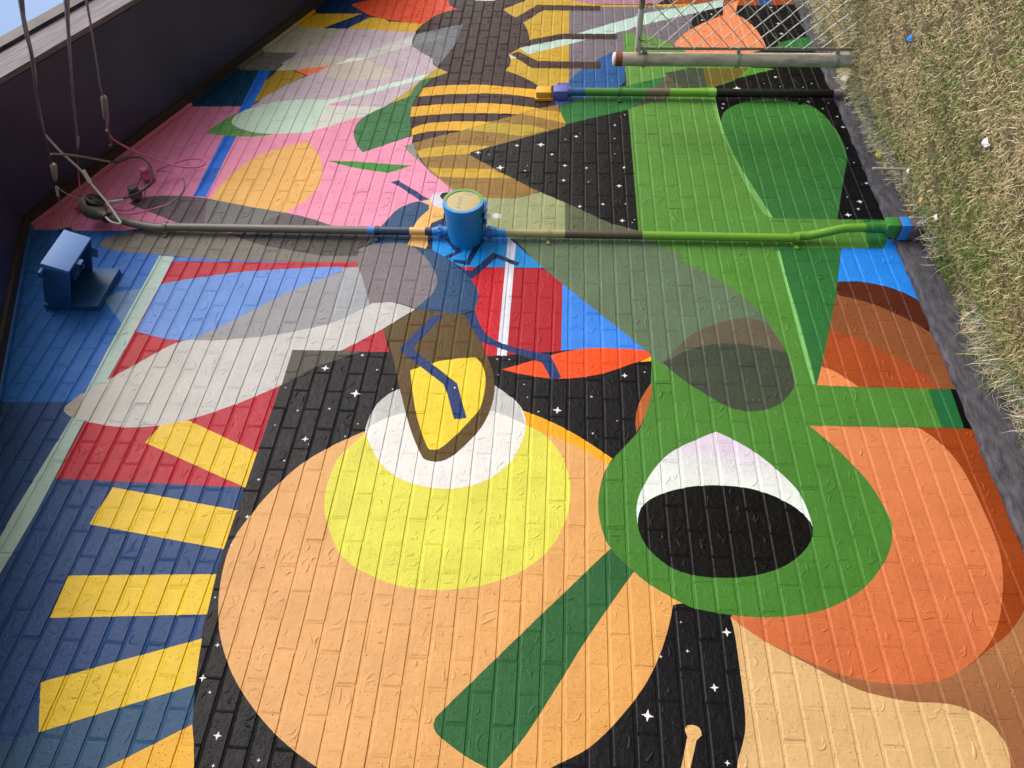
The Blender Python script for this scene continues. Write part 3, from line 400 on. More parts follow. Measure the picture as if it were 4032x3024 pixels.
def ground_mat():
    m, nt, N, L, P = new_mat('dry_lawn_thatch')
    geo = N.new('ShaderNodeNewGeometry')
    pos = geo.outputs['Position']
    n = noise(nt, pos, 30.0, 8.0, 0.65)
    cr = N.new('ShaderNodeValToRGB')
    cr.color_ramp.elements[0].position = 0.3
    cr.color_ramp.elements[1].position = 0.7
    cr.color_ramp.elements[0].color = (*lin('4d4330'), 1)
    cr.color_ramp.elements[1].color = (*lin('96835c'), 1)
    L.new(n, cr.inputs[0])
    n2 = noise(nt, pos, 3.0, 4.0)
    mix = N.new('ShaderNodeMixRGB')
    mix.inputs[2].default_value = (*lin('5a5c34'), 1)
    L.new(cr.outputs[0], mix.inputs[1])
    L.new(maprange(nt, n2, 0.45, 0.65, 0.0, 0.7), mix.inputs[0])
    L.new(mix.outputs[0], P.inputs['Base Color'])
    P.inputs['Roughness'].default_value = 0.95
    b = N.new('ShaderNodeBump')
    b.inputs['Distance'].default_value = 0.02
    L.new(noise(nt, pos, 90.0, 6.0, 0.7), b.inputs['Height'])
    L.new(b.outputs[0], P.inputs['Normal'])
    return m


M['ground'] = ground_mat()


class MB:
    """collects faces; each face may carry one colour or a colour per corner"""
    def __init__(self):
        self.v, self.f, self.c = [], [], []

    def face(self, pts, col=None):
        i = len(self.v)
        self.v.extend(tuple(map(float, p)) for p in pts)
        self.f.append(tuple(range(i, i + len(pts))))
        self.c.append(col)

    def add(self, verts, faces, cols=None):
        i = len(self.v)
        self.v.extend(tuple(map(float, p)) for p in verts)
        for k, fc in enumerate(faces):
            self.f.append(tuple(i + q for q in fc))
            self.c.append(None if cols is None else (cols[k] if isinstance(cols, list) else cols))
        return self

    def tube(self, path, r, n=10, col=None, caps=True):
        P = [np.array(p, float) for p in path]
        R = list(r) if hasattr(r, '__len__') else [r] * len(P)
        T = []
        for k in range(len(P)):
            a, b = P[max(k - 1, 0)], P[min(k + 1, len(P) - 1)]
            d = b - a
            q = np.linalg.norm(d)
            T.append(d / q if q > 1e-9 else (T[-1] if T else np.array([0, 0, 1.0])))
        u = np.cross(T[0], [0.3, 0.9, 0.2])
        u /= np.linalg.norm(u)
        V = []
        for k in range(len(P)):
            u = u - T[k] * (u @ T[k])
            u /= np.linalg.norm(u)
            w = np.cross(T[k], u)
            for j in range(n):
                a = 2 * math.pi * j / n
                V.append(P[k] + R[k] * (math.cos(a) * u + math.sin(a) * w))
        F, Cc = [], []
        for k in range(len(P) - 1):
            for j in range(n):
                F.append((k * n + j, k * n + (j + 1) % n, (k + 1) * n + (j + 1) % n, (k + 1) * n + j))
                Cc.append(col[k] if isinstance(col, list) else col)
        if caps:
            F.append(tuple(range(n - 1, -1, -1)))
            Cc.append(col[0] if isinstance(col, list) else col)
            F.append(tuple((len(P) - 1) * n + j for j in range(n)))
            Cc.append(col[-1] if isinstance(col, list) else col)
        return self.add(V, F, Cc)

    def box(self, lo, hi, bevel=0.0, col=None, xf=None):
        bm = bmesh.new()
        bmesh.ops.create_cube(bm, size=1.0)
        lo, hi = np.array(lo, float), np.array(hi, float)
        for v in bm.verts:
            v.co = Vector((np.array(v.co) + 0.5) * (hi - lo) + lo)
        if bevel:
            bmesh.ops.bevel(bm, geom=list(bm.edges), offset=bevel, segments=2, profile=0.6, affect='EDGES')
        bm.verts.index_update()
        V = [np.array(v.co) if xf is None else np.array(xf @ v.co) for v in bm.verts]
        F = [tuple(v.index for v in f.verts) for f in bm.faces]
        bm.free()
        return self.add(V, F, col)

    def build(self, name, mat, parent=None, smooth=False, **props):
        me = bpy.data.meshes.new(name)
        me.from_pydata(self.v, [], self.f)
        me.materials.append(mat)
        if any(c is not None for c in self.c):
            ca = me.color_attributes.new('paint', 'FLOAT_COLOR', 'CORNER')
            buf = np.ones((len(me.loops), 4), np.float32)
            li = 0
            for fc, c in zip(self.f, self.c):
                n = len(fc)
                if c is not None:
                    buf[li:li + n, :3] = c
                li += n
            ca.data.foreach_set('color', buf.ravel())
        if smooth == 'quads':
            me.polygons.foreach_set('use_smooth', [len(f) == 4 for f in self.f])
        elif smooth:
            me.polygons.foreach_set('use_smooth', [True] * len(me.polygons))
            try:
                me.set_sharp_from_angle(angle=math.radians(40))
            except Exception:
                pass
        me.update()
        o = bpy.data.objects.new(name, me)
        COL.objects.link(o)
        if parent is not None:
            o.parent = parent
            if parent.type == 'EMPTY' and parent.location.length > 0:
                o.matrix_parent_inverse = Matrix.Translation(-parent.location)
        for k, q in props.items():
            o[k] = q
        return o


def thing(name, label, cat, loc=(0, 0, 0), group=None):
    o = bpy.data.objects.new(name, None)
    o.empty_display_size = 0.1
    COL.objects.link(o)
    o.location = loc
    o['label'] = label
    o['category'] = cat
    if group:
        o['group'] = group
    return o


def spline(pts, per=6):
    P = [np.array(p, float) for p in pts]
    out = []
    for k in range(len(P) - 1):
        a, b, c, d = P[max(k - 1, 0)], P[k], P[k + 1], P[min(k + 2, len(P) - 1)]
        for j in range(per):
            t = j / per
            out.append(0.5 * ((2 * b) + (c - a) * t + (2 * a - 5 * b + 4 * c - d) * t * t + (3 * b - a - 3 * c + d) * t ** 3))
    out.append(P[-1])
    return out


# ------------------------------------------------------------------ the mural: outlines in metres on the wall (x along, z up)
def outline(pts):
    n = len(pts)
    out = []
    for k in range(n):
        p0, p1, p2, p3 = (pts[(k + d) % n] for d in (-1, 0, 1, 2))
        b, c = np.array(p1[:2]), np.array(p2[:2])
        if not p1[2] and not p2[2]:
            out.append(b)
            continue
        a = np.array(p0[:2]) if p1[2] else b
        d = np.array(p3[:2]) if p2[2] else c
        m1 = 0.5 * (c - a) if p1[2] else (c - b) - 0.25 * (d - b) if p2[2] else (c - b)
        m2 = 0.5 * (d - b) if p2[2] else (c - b) - 0.25 * (c - a)
        steps = max(3, min(8, int(np.linalg.norm(c - b) / 0.03)))
        for j in range(steps):
            t = j / steps
            h = (2 * t ** 3 - 3 * t * t + 1, t ** 3 - 2 * t * t + t, -2 * t ** 3 + 3 * t * t, t ** 3 - t * t)
            out.append(h[0] * b + h[1] * m1 + h[2] * c + h[3] * m2)
    return np.array(out)


SHAPES = []
for s in DATA['SH']:
    q = outline(s[1])
    if len(s) == 2:
        SHAPES.append((q, alb(s[0]), None))
    else:
        SHAPES.append((q, alb(s[0]), (alb(s[2]), np.array(s[3]), np.array(s[4]))))
for (x, z, r) in DATA['ST']:
    q = []
    th = rng.uniform(-0.15, 0.15)
    for k in range(8):
        a = math.pi / 4 * k + th
        rr = r if k % 2 == 0 else r * 0.36
        q.append((x + rr * math.cos(a), z + rr * math.sin(a)))
    SHAPES.append((np.array(q), alb('eeeef2'), None))
BLACK = alb('1d1d20')
SB = np.array([[p[:, 0].min(), p[:, 0].max(), p[:, 1].min(), p[:, 1].max()] for p, _, _ in SHAPES])
EDGES = np.concatenate([np.concatenate([p, np.roll(p, -1, 0)], 1) for p, _, _ in SHAPES])
EB = np.stack([np.minimum(EDGES[:, 0], EDGES[:, 2]), np.maximum(EDGES[:, 0], EDGES[:, 2]),
               np.minimum(EDGES[:, 1], EDGES[:, 3]), np.maximum(EDGES[:, 1], EDGES[:, 3])], 1)


def inside(poly, X, Z):
    x1, z1 = poly[:, 0], poly[:, 1]
    x2, z2 = np.roll(x1, -1), np.roll(z1, -1)
    Xc, Zc = X[:, None], Z[:, None]
    cond = (z1 > Zc) != (z2 > Zc)
    dz = np.where(np.abs(z2 - z1) < 1e-12, 1e-12, z2 - z1)
    xi = x1 + (Zc - z1) * (x2 - x1) / dz
    return ((cond & (Xc < xi)).sum(1) % 2) == 1


def top_shape(X, Z):
    X, Z = np.asarray(X, float), np.asarray(Z, float)
    res = np.full(len(X), -1)
    m = (SB[:, 1] >= X.min()) & (SB[:, 0] <= X.max()) & (SB[:, 3] >= Z.min()) & (SB[:, 2] <= Z.max())
    for k in np.nonzero(m)[0]:
        res[inside(SHAPES[k][0], X, Z)] = k
    return res


def shade(k, x, z):
    if k < 0:
        return BLACK
    _, c, g = SHAPES[k]
    if g is None:
        return c
    c2, a, b = g
    d = b - a
    t = min(1.0, max(0.0, ((x - a[0]) * d[0] + (z - a[1]) * d[1]) / (d @ d)))
    return c + (c2 - c) * t


def paint_at(x, z):
    return shade(top_shape([x], [z])[0], x, z)


# ------------------------------------------------------------------ the building
RIDGE_X, RIDGE_Z, PITCH = 3.72, 5.245, 0.3597
X_LO, X_HI = -0.9, 8.7


def rake(x):
    return RIDGE_Z - PITCH * abs(x - RIDGE_X)


building = thing('gable_building', 'painted brick gable end with bright insect and frog mural under a dark eave', 'building', (3.72, 0.1, 0))
CH, CL, JT = 0.086, 0.24, 0.010
Z0 = 1.963 + 0.2314 * CH - 23 * CH          # a bed joint lies here, just at the foot of the wall


def clip_seg(e, r):
    x0, z0, x1, z1 = e
    dx, dz = x1 - x0, z1 - z0
    t0, t1 = 0.0, 1.0
    for p, q in ((-dx, x0 - r[0]), (dx, r[1] - x0), (-dz, z0 - r[2]), (dz, r[3] - z0)):
        if abs(p) < 1e-12:
            if q < 0:
                return None
        else:
            t = q / p
            if p < 0:
                t0 = max(t0, t)
            else:
                t1 = min(t1, t)
    if t1 - t0 < 1e-6:
        return None
    return (x0 + t0 * dx, z0 + t0 * dz, x0 + t1 * dx, z0 + t1 * dz)


def project(p):
    c = ROT.T @ (np.array(p) - np.array(CAM_POS))
    return (2016 + 3060 * c[0] / -c[2], 1512 - 3060 * c[1] / -c[2])


BED_D, CHAM, CH_B = 0.0038, 0.0056, 0.0020
mortar = MB()
cells = []


def curl(mb, bx0, bx1, bz0, bz1):
    """one pressed lick of clay on a brick face: a curved ridge that tapers to a tail"""
    L = rng.uniform(0.024, 0.068)
    a = rng.choice([-0.9, -0.6, 2.3, 0.4, -1.9]) + rng.normal(0, 0.45)
    x, z = rng.uniform(bx0 + 0.012, bx1 - 0.012), rng.uniform(bz0 + 0.010, bz1 - 0.010)
    bend = rng.normal(0, 1.3)
    w0 = rng.uniform(0.0028, 0.0080)
    hh = rng.uniform(0.0008, 0.0026)
    n = 6
    pts = []
    for k in range(n + 1):
        t = k / n
        if not (bx0 + 0.005 < x < bx1 - 0.005 and bz0 + 0.005 < z < bz1 - 0.005):
            break
        pts.append((x, z, a))
        x += L / n * math.cos(a)
        z += L / n * math.sin(a)
        a += bend / n
    if len(pts) < 4:
        return
    m = len(pts) - 1
    V, F, C = [], [], []
    for k, (px, pz, pa) in enumerate(pts):
        t = k / m
        w = w0 * (0.25 + 1.1 * math.sin(math.pi * min(1, 0.12 + t * 0.95)) ** 0.8 * (1.0 - 0.62 * t))
        nx, nz = -math.sin(pa), math.cos(pa)
        hgt = hh * (0.3 + 0.7 * math.sin(math.pi * min(1, 0.1 + 0.9 * t)))
        V += [(px + nx * w * e, 0.0012 - (hgt + 0.0012) * g, pz + nz * w * e) for e, g in ((1.25, 0.0), (0.75, 0.55), (0.25, 1.0), (-0.25, 1.0), (-0.75, 0.55), (-1.25, 0.0))]
    xm = np.array([p[0] for p in pts])
    zm = np.array([p[1] for p in pts])
    tk = top_shape(np.concatenate([[v[0] for v in V]]), np.array([v[2] for v in V]))
    if tk.min() != tk.max():
        return
    tk = [tk[0]] * len(pts)
    for k in range(m):
        c = shade(tk[k], xm[k], zm[k])
        for s in range(5):
            F.append((6 * k + s, 6 * k + 6 + s, 6 * k + 7 + s, 6 * k + 1 + s))
            C.append(c)
    mb.add(V, F, C)


perp_level = {}
row = 0
z = Z0
while z < RIDGE_Z + 0.02:
    n_course = row - 23
    phase = 0.185 if n_course % 2 else 0.065
    k0 = math.floor((X_LO - phase) / CL)
    k = k0
    while phase + k * CL < X_HI:
        x0 = phase + k * CL
        x1 = x0 + CL
        if z < min(max(rake(x0), rake(x1)), RIDGE_Z) + 0.01:
            cells.append((row, k, x0, x1, z, z + CH))
        k += 1
    z += CH
    row += 1

bricks = []
for (row, k, x0, x1, z0, z1) in cells:
    j = rng.normal(0, 0.0008, 4)
    bx0, bx1, bz0, bz1 = x0 + JT / 2 + j[0], x1 - JT / 2 + j[1], z0 + JT / 2 + j[2], z1 - JT / 2 + j[3]
    lv = []
    for q in (k, k + 1):
        if (row, q) not in perp_level:
            perp_level[(row, q)] = rng.choice([0.0002, 0.0006, 0.0011, 0.0018]) + rng.uniform(0, 0.0005)
        lv.append(perp_level[(row, q)])
    zs0, zs1 = z0 + JT / 2, z1 - JT / 2
    V2, E2 = [], []

    def seg(ax, az, bx, bz):
        i = len(V2)
        V2.append(Vector(((ax - x0) * 1000, (az - z0) * 1000)))
        V2.append(Vector(((bx - x0) * 1000, (bz - z0) * 1000)))
        E2.append((i, i + 1))

    def rect(a, b, c, d):
        seg(a, c, b, c); seg(b, c, b, d); seg(b, d, a, d); seg(a, d, a, c)
    rect(x0, x1, z0, z1)
    rect(bx0, bx1, bz0, bz1)
    ix0, ix1, iz0, iz1 = bx0 + CHAM, bx1 - CHAM, bz0 + CH_B, bz1 - CHAM
    rect(ix0, ix1, iz0, iz1)
    seg(bx0, bz0, ix0, iz0); seg(bx1, bz0, ix1, iz0); seg(bx1, bz1, ix1, iz1); seg(bx0, bz1, ix0, iz1)
    for (a, b) in ((x0, bx0), (bx1, x1)):
        for q in (zs0 + 0.0001, zs0 + 0.003, zs1 - 0.003, zs1 - 0.0001):
            seg(a, q, b, q)
    hit = np.nonzero((EB[:, 1] >= x0) & (EB[:, 0] <= x1) & (EB[:, 3] >= z0) & (EB[:, 2] <= z1))[0]
    for e in hit:
        c = clip_seg(EDGES[e], (x0, x1, z0, z1))
        if c:
            seg(*c)
    vv, ee, ff, _, _, _ = delaunay_2d_cdt(V2, E2, [], 0, 1e-4)
    A = np.array([(v.x, v.y) for v in vv]) / 1000.0
    A[:, 0] += x0
    A[:, 1] += z0
    F3 = np.array([tuple(f) for f in ff])
    cx, cz = A[F3, 0].mean(1), A[F3, 1].mean(1)
    area = np.abs((A[F3[:, 1], 0] - A[F3[:, 0], 0]) * (A[F3[:, 2], 1] - A[F3[:, 0], 1]) - (A[F3[:, 2], 0] - A[F3[:, 0], 0]) * (A[F3[:, 1], 1] - A[F3[:, 0], 1]))
    ts = top_shape(cx, cz)
    inb = (cx > bx0) & (cx < bx1) & (cz > bz0) & (cz < bz1)
    dy, ta, tb = rng.normal(0, 0.0006), rng.normal(0, 0.006), rng.normal(0, 0.008)
    dist = np.minimum(np.minimum(A[:, 0] - bx0, bx1 - A[:, 0]), np.minimum(A[:, 1] - bz0, bz1 - A[:, 1]))
    xm, zm = (x0 + x1) / 2, (z0 + z1) / 2
    dxs = np.clip(np.minimum(A[:, 0] - bx0, bx1 - A[:, 0]) / CHAM, 0, 1)
    db = np.clip((A[:, 1] - bz0) / CH_B, 0, 1)
    dt = np.clip((bz1 - A[:, 1]) / CHAM, 0, 1)
    plx = np.where(A[:, 0] < xm, lv[0], lv[1])
    yb = dy + ta * (A[:, 0] - xm) * 0.5 + tb * (A[:, 1] - zm) + np.maximum.reduce([(1 - db) * (BED_D + 0.0006), (1 - dt) ** 1.5 * 0.0025, (1 - dxs) * (plx + 0.0002)])
    pl = np.where(A[:, 0] < xm, lv[0], lv[1])
    inz = np.clip(np.minimum(A[:, 1] - zs0, zs1 - A[:, 1]) / 0.003, 0, 1)
    side = (A[:, 0] <= bx0 + 1e-6) | (A[:, 0] >= bx1 - 1e-6)
    sj = np.where(A[:, 1] < zm, 0.5 + 0.5 * (A[:, 1] - z0) / (bz0 - z0), 0.5 * (A[:, 1] - bz1) / (z1 - bz1))
    bed = 0.0022 + (BED_D - 0.0022) * np.clip(sj, 0, 1)
    bed = np.where((A[:, 1] > bz0 + 1e-6) & (A[:, 1] < bz1 - 1e-6), np.where(A[:, 1] < zm, BED_D, 0.0022), bed)
    ym = np.where(side, bed + (pl - bed) * inz, bed)
    b = MB()
    for q in range(len(F3)):
        if area[q] < 1e-10:
            continue
        t3 = F3[q]
        Y = yb if inb[q] else ym
        pts = [(A[i, 0], Y[i], A[i, 1]) for i in t3]
        # counter-clockwise seen from the front (-y)
        cr = (pts[1][0] - pts[0][0]) * (pts[2][2] - pts[0][2]) - (pts[1][2] - pts[0][2]) * (pts[2][0] - pts[0][0])
        if cr < 0:
            pts = [pts[0], pts[2], pts[1]]
        if ts[q] >= 0 and SHAPES[ts[q]][2] is not None:
            col = np.array([shade(ts[q], p[0], p[2]) for p in pts])
        else:
            col = shade(ts[q], 0, 0)
        (b if inb[q] else mortar).face(pts, col)
    for _ in range(rng.integers(2, 6)):
        curl(b, bx0, bx1, bz0, bz1)
    P = [project((px, 0, pz)) for px in (x0, x1) for pz in (z0, z1)]
    vis = sum(1 for p in P if 0 <= p[0] <= 4032 and 0 <= p[1] <= 3024)
    size = (max(p[0] for p in P) - min(p[0] for p in P)) * (max(p[1] for p in P) - min(p[1] for p in P)) * vis / 4.0
    bricks.append((size, b))

bricks.sort(key=lambda q: -q[0])
for size, b in bricks[:300]:
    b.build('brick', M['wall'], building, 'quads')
rest = MB()
for size, b in bricks[300:]:
    rest.add(b.v, b.f, b.c)
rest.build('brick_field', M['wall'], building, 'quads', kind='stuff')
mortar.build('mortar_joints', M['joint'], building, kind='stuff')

core = MB()
prof = [(X_LO, -0.6), (X_HI, -0.6), (X_HI, rake(X_HI) + 0.2), (RIDGE_X, RIDGE_Z + 0.2), (X_LO, rake(X_LO) + 0.2)]
fr = [(x, 0.0075, q) for x, q in prof]
bk = [(x, 0.28, q) for x, q in prof]
core.face(fr)
core.face(bk[::-1])
for q in range(5):
    r = (q + 1) % 5
    core.face([fr[r], fr[q], bk[q], bk[r]])
core.build('wall_core', M['core'], building)

# plinth: rough rendered footing standing slightly proud of the brickwork
pm = MB()
xs = np.arange(X_LO, X_HI + 0.01, 0.035)
top = 0.004 + 0.010 * np.array([math.sin(x * 9.1) + math.sin(x * 23.7 + 1) + rng.normal(0, 0.8) for x in xs]) * 0.5
prv = None
for x, t in zip(xs, top):
    ring = [(x, 0.003, t + 0.002), (x, -0.013 + rng.normal(0, 0.0012), t - 0.002), (x, -0.022 + rng.normal(0, 0.0015), t - 0.012), (x, -0.027 + rng.normal(0, 0.0012), -0.16), (x, -0.03, -0.6)]
    if prv:
        for q in range(4):
            pm.face([prv[q], prv[q + 1], ring[q + 1], ring[q]])
    prv = ring
pm.build('plinth', M['plinth'], building, True)


def rake_prism(name, prof, mat, sides=('far', 'near'), step=None, colfun=None, gap=0.0):
    """prof: (distance out from the wall, height above the rake line) round the section"""
    for s in sides:
        xa, xb = (RIDGE_X, X_HI + 0.1) if s == 'far' else (X_LO - 0.1, RIDGE_X)
        n = max(1, int((xb - xa) / step)) if step else 1
        mb = MB()
        X = np.linspace(xa, xb, n + 1)
        for q in range(n):
            a, b = X[q], X[q + 1]
            col = colfun((a + b) / 2) if colfun else None
            for i in range(len(prof)):
                p, r = prof[i], prof[(i + 1) % len(prof)]
                mb.face([(a, -p[0], rake(a) + p[1]), (b, -p[0], rake(b) + p[1]), (b, -r[0], rake(b) + r[1]), (a, -r[0], rake(a) + r[1])], col)
        for x in (xa, xb):
            mb.face([(x, -p[0], rake(x) + p[1]) for p in prof], colfun(x) if colfun else None)
        mb.build(name, mat, building)


rake_prism('soffit', [(0.0, 0.0), (0.785, 0.0), (0.785, 0.02), (0.0, 0.02)], M['soffit'])
rake_prism('soffit_lip', [(0.765, -0.012), (0.787, -0.012), (0.787, -0.001), (0.765, -0.001)], M['soffit'])
rake_prism('barge_board', [(0.79, -0.006), (0.822, -0.006), (0.822, 0.26), (0.79, 0.26)], M['barge'])
rake_prism('roof_edge', [(0.70, 0.262), (0.845, 0.262), (0.850, 0.365), (0.70, 0.365)], M['roof'])
rake_prism('roof_slab', [(-4.0, 0.28), (0.69, 0.28), (0.69, 0.36), (-4.0, 0.36)], M['roof'])
rake_prism('brown_batten', [(0.032, -0.022), (0.085, -0.022), (0.085, -0.001), (0.032, -0.001)], M['brown'])
rake_prism('painted_batten', [(0.004, -0.034), (0.030, -0.034), (0.030, -0.001), (0.004, -0.001)], M['painted'], step=0.06,
           colfun=lambda x: paint_at(x, rake(x) - 0.06))

# ------------------------------------------------------------------ ground and lawn
GX = ([0, 1.9, 2.6, 3.6, 5.4, 9], [-.31, -.25, -.195, -.145, -.08, -.05])
GO = ([0, .2, .45, 1.2, 3, 12], [0, .04, .19, .38, .48, .6])


def gz(x, off):
    return np.interp(x, *GX) + np.interp(off, *GO)


gx = np.concatenate([np.linspace(-400, -3, 14), np.arange(-2.5, 10, 0.08), np.linspace(10.5, 400, 16)])
go = np.concatenate([[-0.3], np.arange(0, 3.2, 0.06), np.linspace(3.4, 14, 20), np.linspace(20, 400, 14)])
NX, NO = len(gx), len(go)
XX, OO = np.meshgrid(gx, go)
ZZ = gz(XX, np.maximum(OO, 0)) - 0.012 + np.where(OO < 4, 0.010 * np.sin(XX * 17 + OO * 5) * np.sin(OO * 23 + XX * 3) + rng.normal(0, 0.004, XX.shape), 0)
gm = MB()
gv = np.stack([XX.ravel(), -OO.ravel(), ZZ.ravel()], 1)
gf = [(a * NX + b, (a + 1) * NX + b, (a + 1) * NX + b + 1, a * NX + b + 1) for a in range(NO - 1) for b in range(NX - 1)]
gm.add(gv, gf)
gm.build('ground', M['ground'], None, True, kind='structure')

S_TAN = [lin(h) for h in ('e0cc9c', 'd0b888', 'ecdab0', 'bea474', 'e6d3a4')]
S_GRN = [lin(h) for h in ('607c2e', '708e3a', '4c6c28', '809446', '949e54')]
S_WHT = [lin(h) for h in ('d8d6d0', 'c2c0b8', 'e2dfda')]


def patch(x, o):
    return 0.5 + 0.25 * np.sin(x * 4.3 + 1.3 * np.sin(o * 5.0)) + 0.25 * np.sin(o * 7.1 + 2.0 * np.sin(x * 2.7) + 0.7)


def lawn(name, N, xr, orr, lr, wr, flat, mixf, opow=1.0, keep=None, props=None):
    bx = rng.uniform(xr[0], xr[1], N)
    bo = orr[0] + (orr[1] - orr[0]) * rng.uniform(0, 1, N) ** opow
    if keep is not None:
        m = keep(bx, bo)
        bx, bo = bx[m], bo[m]
    N = len(bx)
    bz = gz(bx, bo) - 0.012
    L = rng.uniform(lr[0], lr[1], N) * (1.0 + 0.5 * np.clip((3.6 - bx) / 1.2, 0, 1)) * (0.75 + 0.5 * patch(bx * 1.7, bo * 1.3))
    W = rng.uniform(wr[0], wr[1], N)
    az = rng.uniform(0, 2 * math.pi, N)
    el = np.clip(rng.normal(flat, 0.35, N), 0.08, 1.45)
    dxy = np.stack([np.cos(az), np.sin(az)], 1)
    sd = np.stack([-np.sin(az), np.cos(az)], 1)
    base = np.stack([bx, -bo, bz], 1)
    h1 = L * 0.55
    p1 = base + np.concatenate([dxy * (h1 * np.cos(el))[:, None], (h1 * np.sin(el))[:, None]], 1)
    e2 = el - rng.uniform(0.2, 1.0, N)
    p2 = p1 + np.concatenate([dxy * (L * 0.45 * np.cos(e2))[:, None], (L * 0.45 * np.sin(e2))[:, None]], 1)
    p1[:, 1] = np.minimum(p1[:, 1], -0.032)
    p2[:, 1] = np.minimum(p2[:, 1], -0.034)
    base[:, 1] = np.minimum(base[:, 1], -0.031)
    s = np.concatenate([sd * (W / 2)[:, None], np.zeros((N, 1))], 1)
    V = np.stack([base - s, base + s, p1 + s * 0.8, p1 - s * 0.8, p2], 1).reshape(-1, 3)
    i = np.arange(N)[:, None] * 5
    quads = i + np.array([[0, 1, 2, 3]])
    tris = i + np.array([[3, 2, 4]])
    me = bpy.data.meshes.new(name)
    me.vertices.add(len(V))
    me.vertices.foreach_set('co', V.astype(np.float32).ravel())
    loops = np.concatenate([quads, tris], 1)
    me.loops.add(loops.size)
    me.loops.foreach_set('vertex_index', loops.ravel().astype(np.int32))
    me.polygons.add(2 * N)
    st = (np.arange(N)[:, None] * 7 + np.array([[0, 4]])).ravel()
    me.polygons.foreach_set('loop_start', st.astype(np.int32))
    me.update(calc_edges=True)
    cols = mixf(bx, bo, N)
    ca = me.color_attributes.new('paint', 'FLOAT_COLOR', 'CORNER')
    buf = np.ones((N, 7, 4), np.float32)
    buf[:, :, :3] = cols[:, None, :]
    ca.data.foreach_set('color', buf.ravel())
    me.materials.append(M['grass'])
    o = bpy.data.objects.new(name, me)
    COL.objects.link(o)
    for k, q in (props or {}).items():
        o[k] = q
    return o


def mix_lawn(x, o, N):
    g = np.clip(0.14 + 0.62 * np.exp(-o / 0.25) + 0.5 * (patch(x, o) - 0.5) + 0.6 * np.clip((4.7 - x) / 1.3, 0, 1) * np.exp(-o / 1.1), 0.04, 0.9)
    r = rng.uniform(0, 1, N)
    t = np.array(S_TAN)[rng.integers(0, 5, N)]
    gr = np.array(S_GRN)[rng.integers(0, 5, N)]
    c = np.where((r < g)[:, None], gr, t)
    wv = rng.uniform(0, 1, N) < 0.7 * np.exp(-((o - 0.13) / 0.09) ** 2) * np.clip(np.sin(x * 3.0 + 0.6) + 0.55, 0, 1)
    c = np.where(wv[:, None], np.array(S_WHT)[rng.integers(0, 3, N)], c)
    return c * rng.uniform(0.4, 1.15, N)[:, None]


lawn('lawn_grass', 230000, (1.3, 7.2), (0.03, 2.1), (0.016, 0.052), (0.0016, 0.0036), 0.28, mix_lawn, 0.85,
     props={'kind': 'stuff', 'label': 'dry straw coloured lawn with green tufts along the wall', 'category': 'grass'})
lawn('lawn_margin', 60000, (-2.0, 10.0), (0.03, 4.5), (0.02, 0.06), (0.003, 0.006), 0.5, mix_lawn, 1.0,
     keep=lambda x, o: (x < 1.3) | (x > 7.2) | (o > 2.1),
     props={'kind': 'stuff', 'label': 'sparser dry lawn further out from the wall', 'category': 'grass'})


def mix_tuft(x, o, N):
    r = rng.uniform(0, 1, N)
    c = np.where((r < 0.55)[:, None], np.array(S_GRN)[rng.integers(0, 5, N)], np.array(S_TAN)[rng.integers(0, 5, N)])
    wv = rng.uniform(0, 1, N) < 0.28
    c = np.where(wv[:, None], np.array(S_WHT)[rng.integers(0, 3, N)], c)
    return c * rng.uniform(0.7, 1.05, N)[:, None]


lawn('wall_edge_grass', 15000, (1.3, 7.0), (0.035, 0.22), (0.04, 0.13), (0.002, 0.004), 0.5, mix_tuft, 1.0,
     keep=lambda x, o: rng.uniform(0, 1, len(x)) < np.clip(0.35 + 0.7 * np.sin(x * 5.1) * np.sin(x * 2.3 + 1), 0.02, 1),
     props={'kind': 'stuff', 'label': 'long green and paint whitened grass along the foot of the wall', 'category': 'grass'})
lawn('fence_foot_grass', 1100, (4.85, 5.3), (0.2, 1.6), (0.05, 0.13), (0.002, 0.004), 0.8, lambda x, o, N: mix_tuft(x, o, N) * 0.9, 1.0,
     props={'kind': 'stuff', 'label': 'tall green grass growing under the chain link fence', 'category': 'grass'})

# ------------------------------------------------------------------ conduit with weatherhead, and the duct at its foot
def C(h):
    return alb(h)


cond = thing('conduit', 'long painted conduit rising up the wall through the blue canister to a weatherhead', 'conduit', (3.7, -0.04, 0.17))
path = spline(DATA['C1'], 6)
dense = []
for a, b in zip(path[:-1], path[1:]):
    n = max(1, int(np.linalg.norm(b - a) / 0.02))
    for q in range(n):
        dense.append(a + (b - a) * q / n)
dense.append(path[-1])
for q in dense:
    if q[2] < 4.36 and q[2] > 0.6:
        q[0] = 3.698


def band(zv, table):
    for zz, c in table:
        if zv > zz:
            return C(c)
    return C(table[-1][1])


cut = 2.516
up = [p for p in dense if p[2] > cut]
dn = [p for p in dense if p[2] <= cut]
for part in (up, dn):
    MB().tube(part, 0.025, 14, [band((part[q][2] + part[q + 1][2]) / 2, DATA['C1c']) for q in range(len(part) - 1)]).build('pipe', M['painted'], cond, True)
SAD = ['6d6962', '24395a', 'a09a64', '74ac34']
for zc, h in zip(DATA['C1s'], SAD):
    mb = MB()
    mb.tube([(3.698, -0.04, zc - 0.011), (3.698, -0.04, zc + 0.011)], 0.029, 14, C(h))
    mb.box((3.640, -0.012, zc - 0.011), (3.672, -0.001, zc + 0.011), 0.002, C(h))
    mb.tube([(3.655, -0.016, zc), (3.655, -0.008, zc)], 0.005, 6, C(h))
    mb.build('saddle', M['painted'], cond, True)
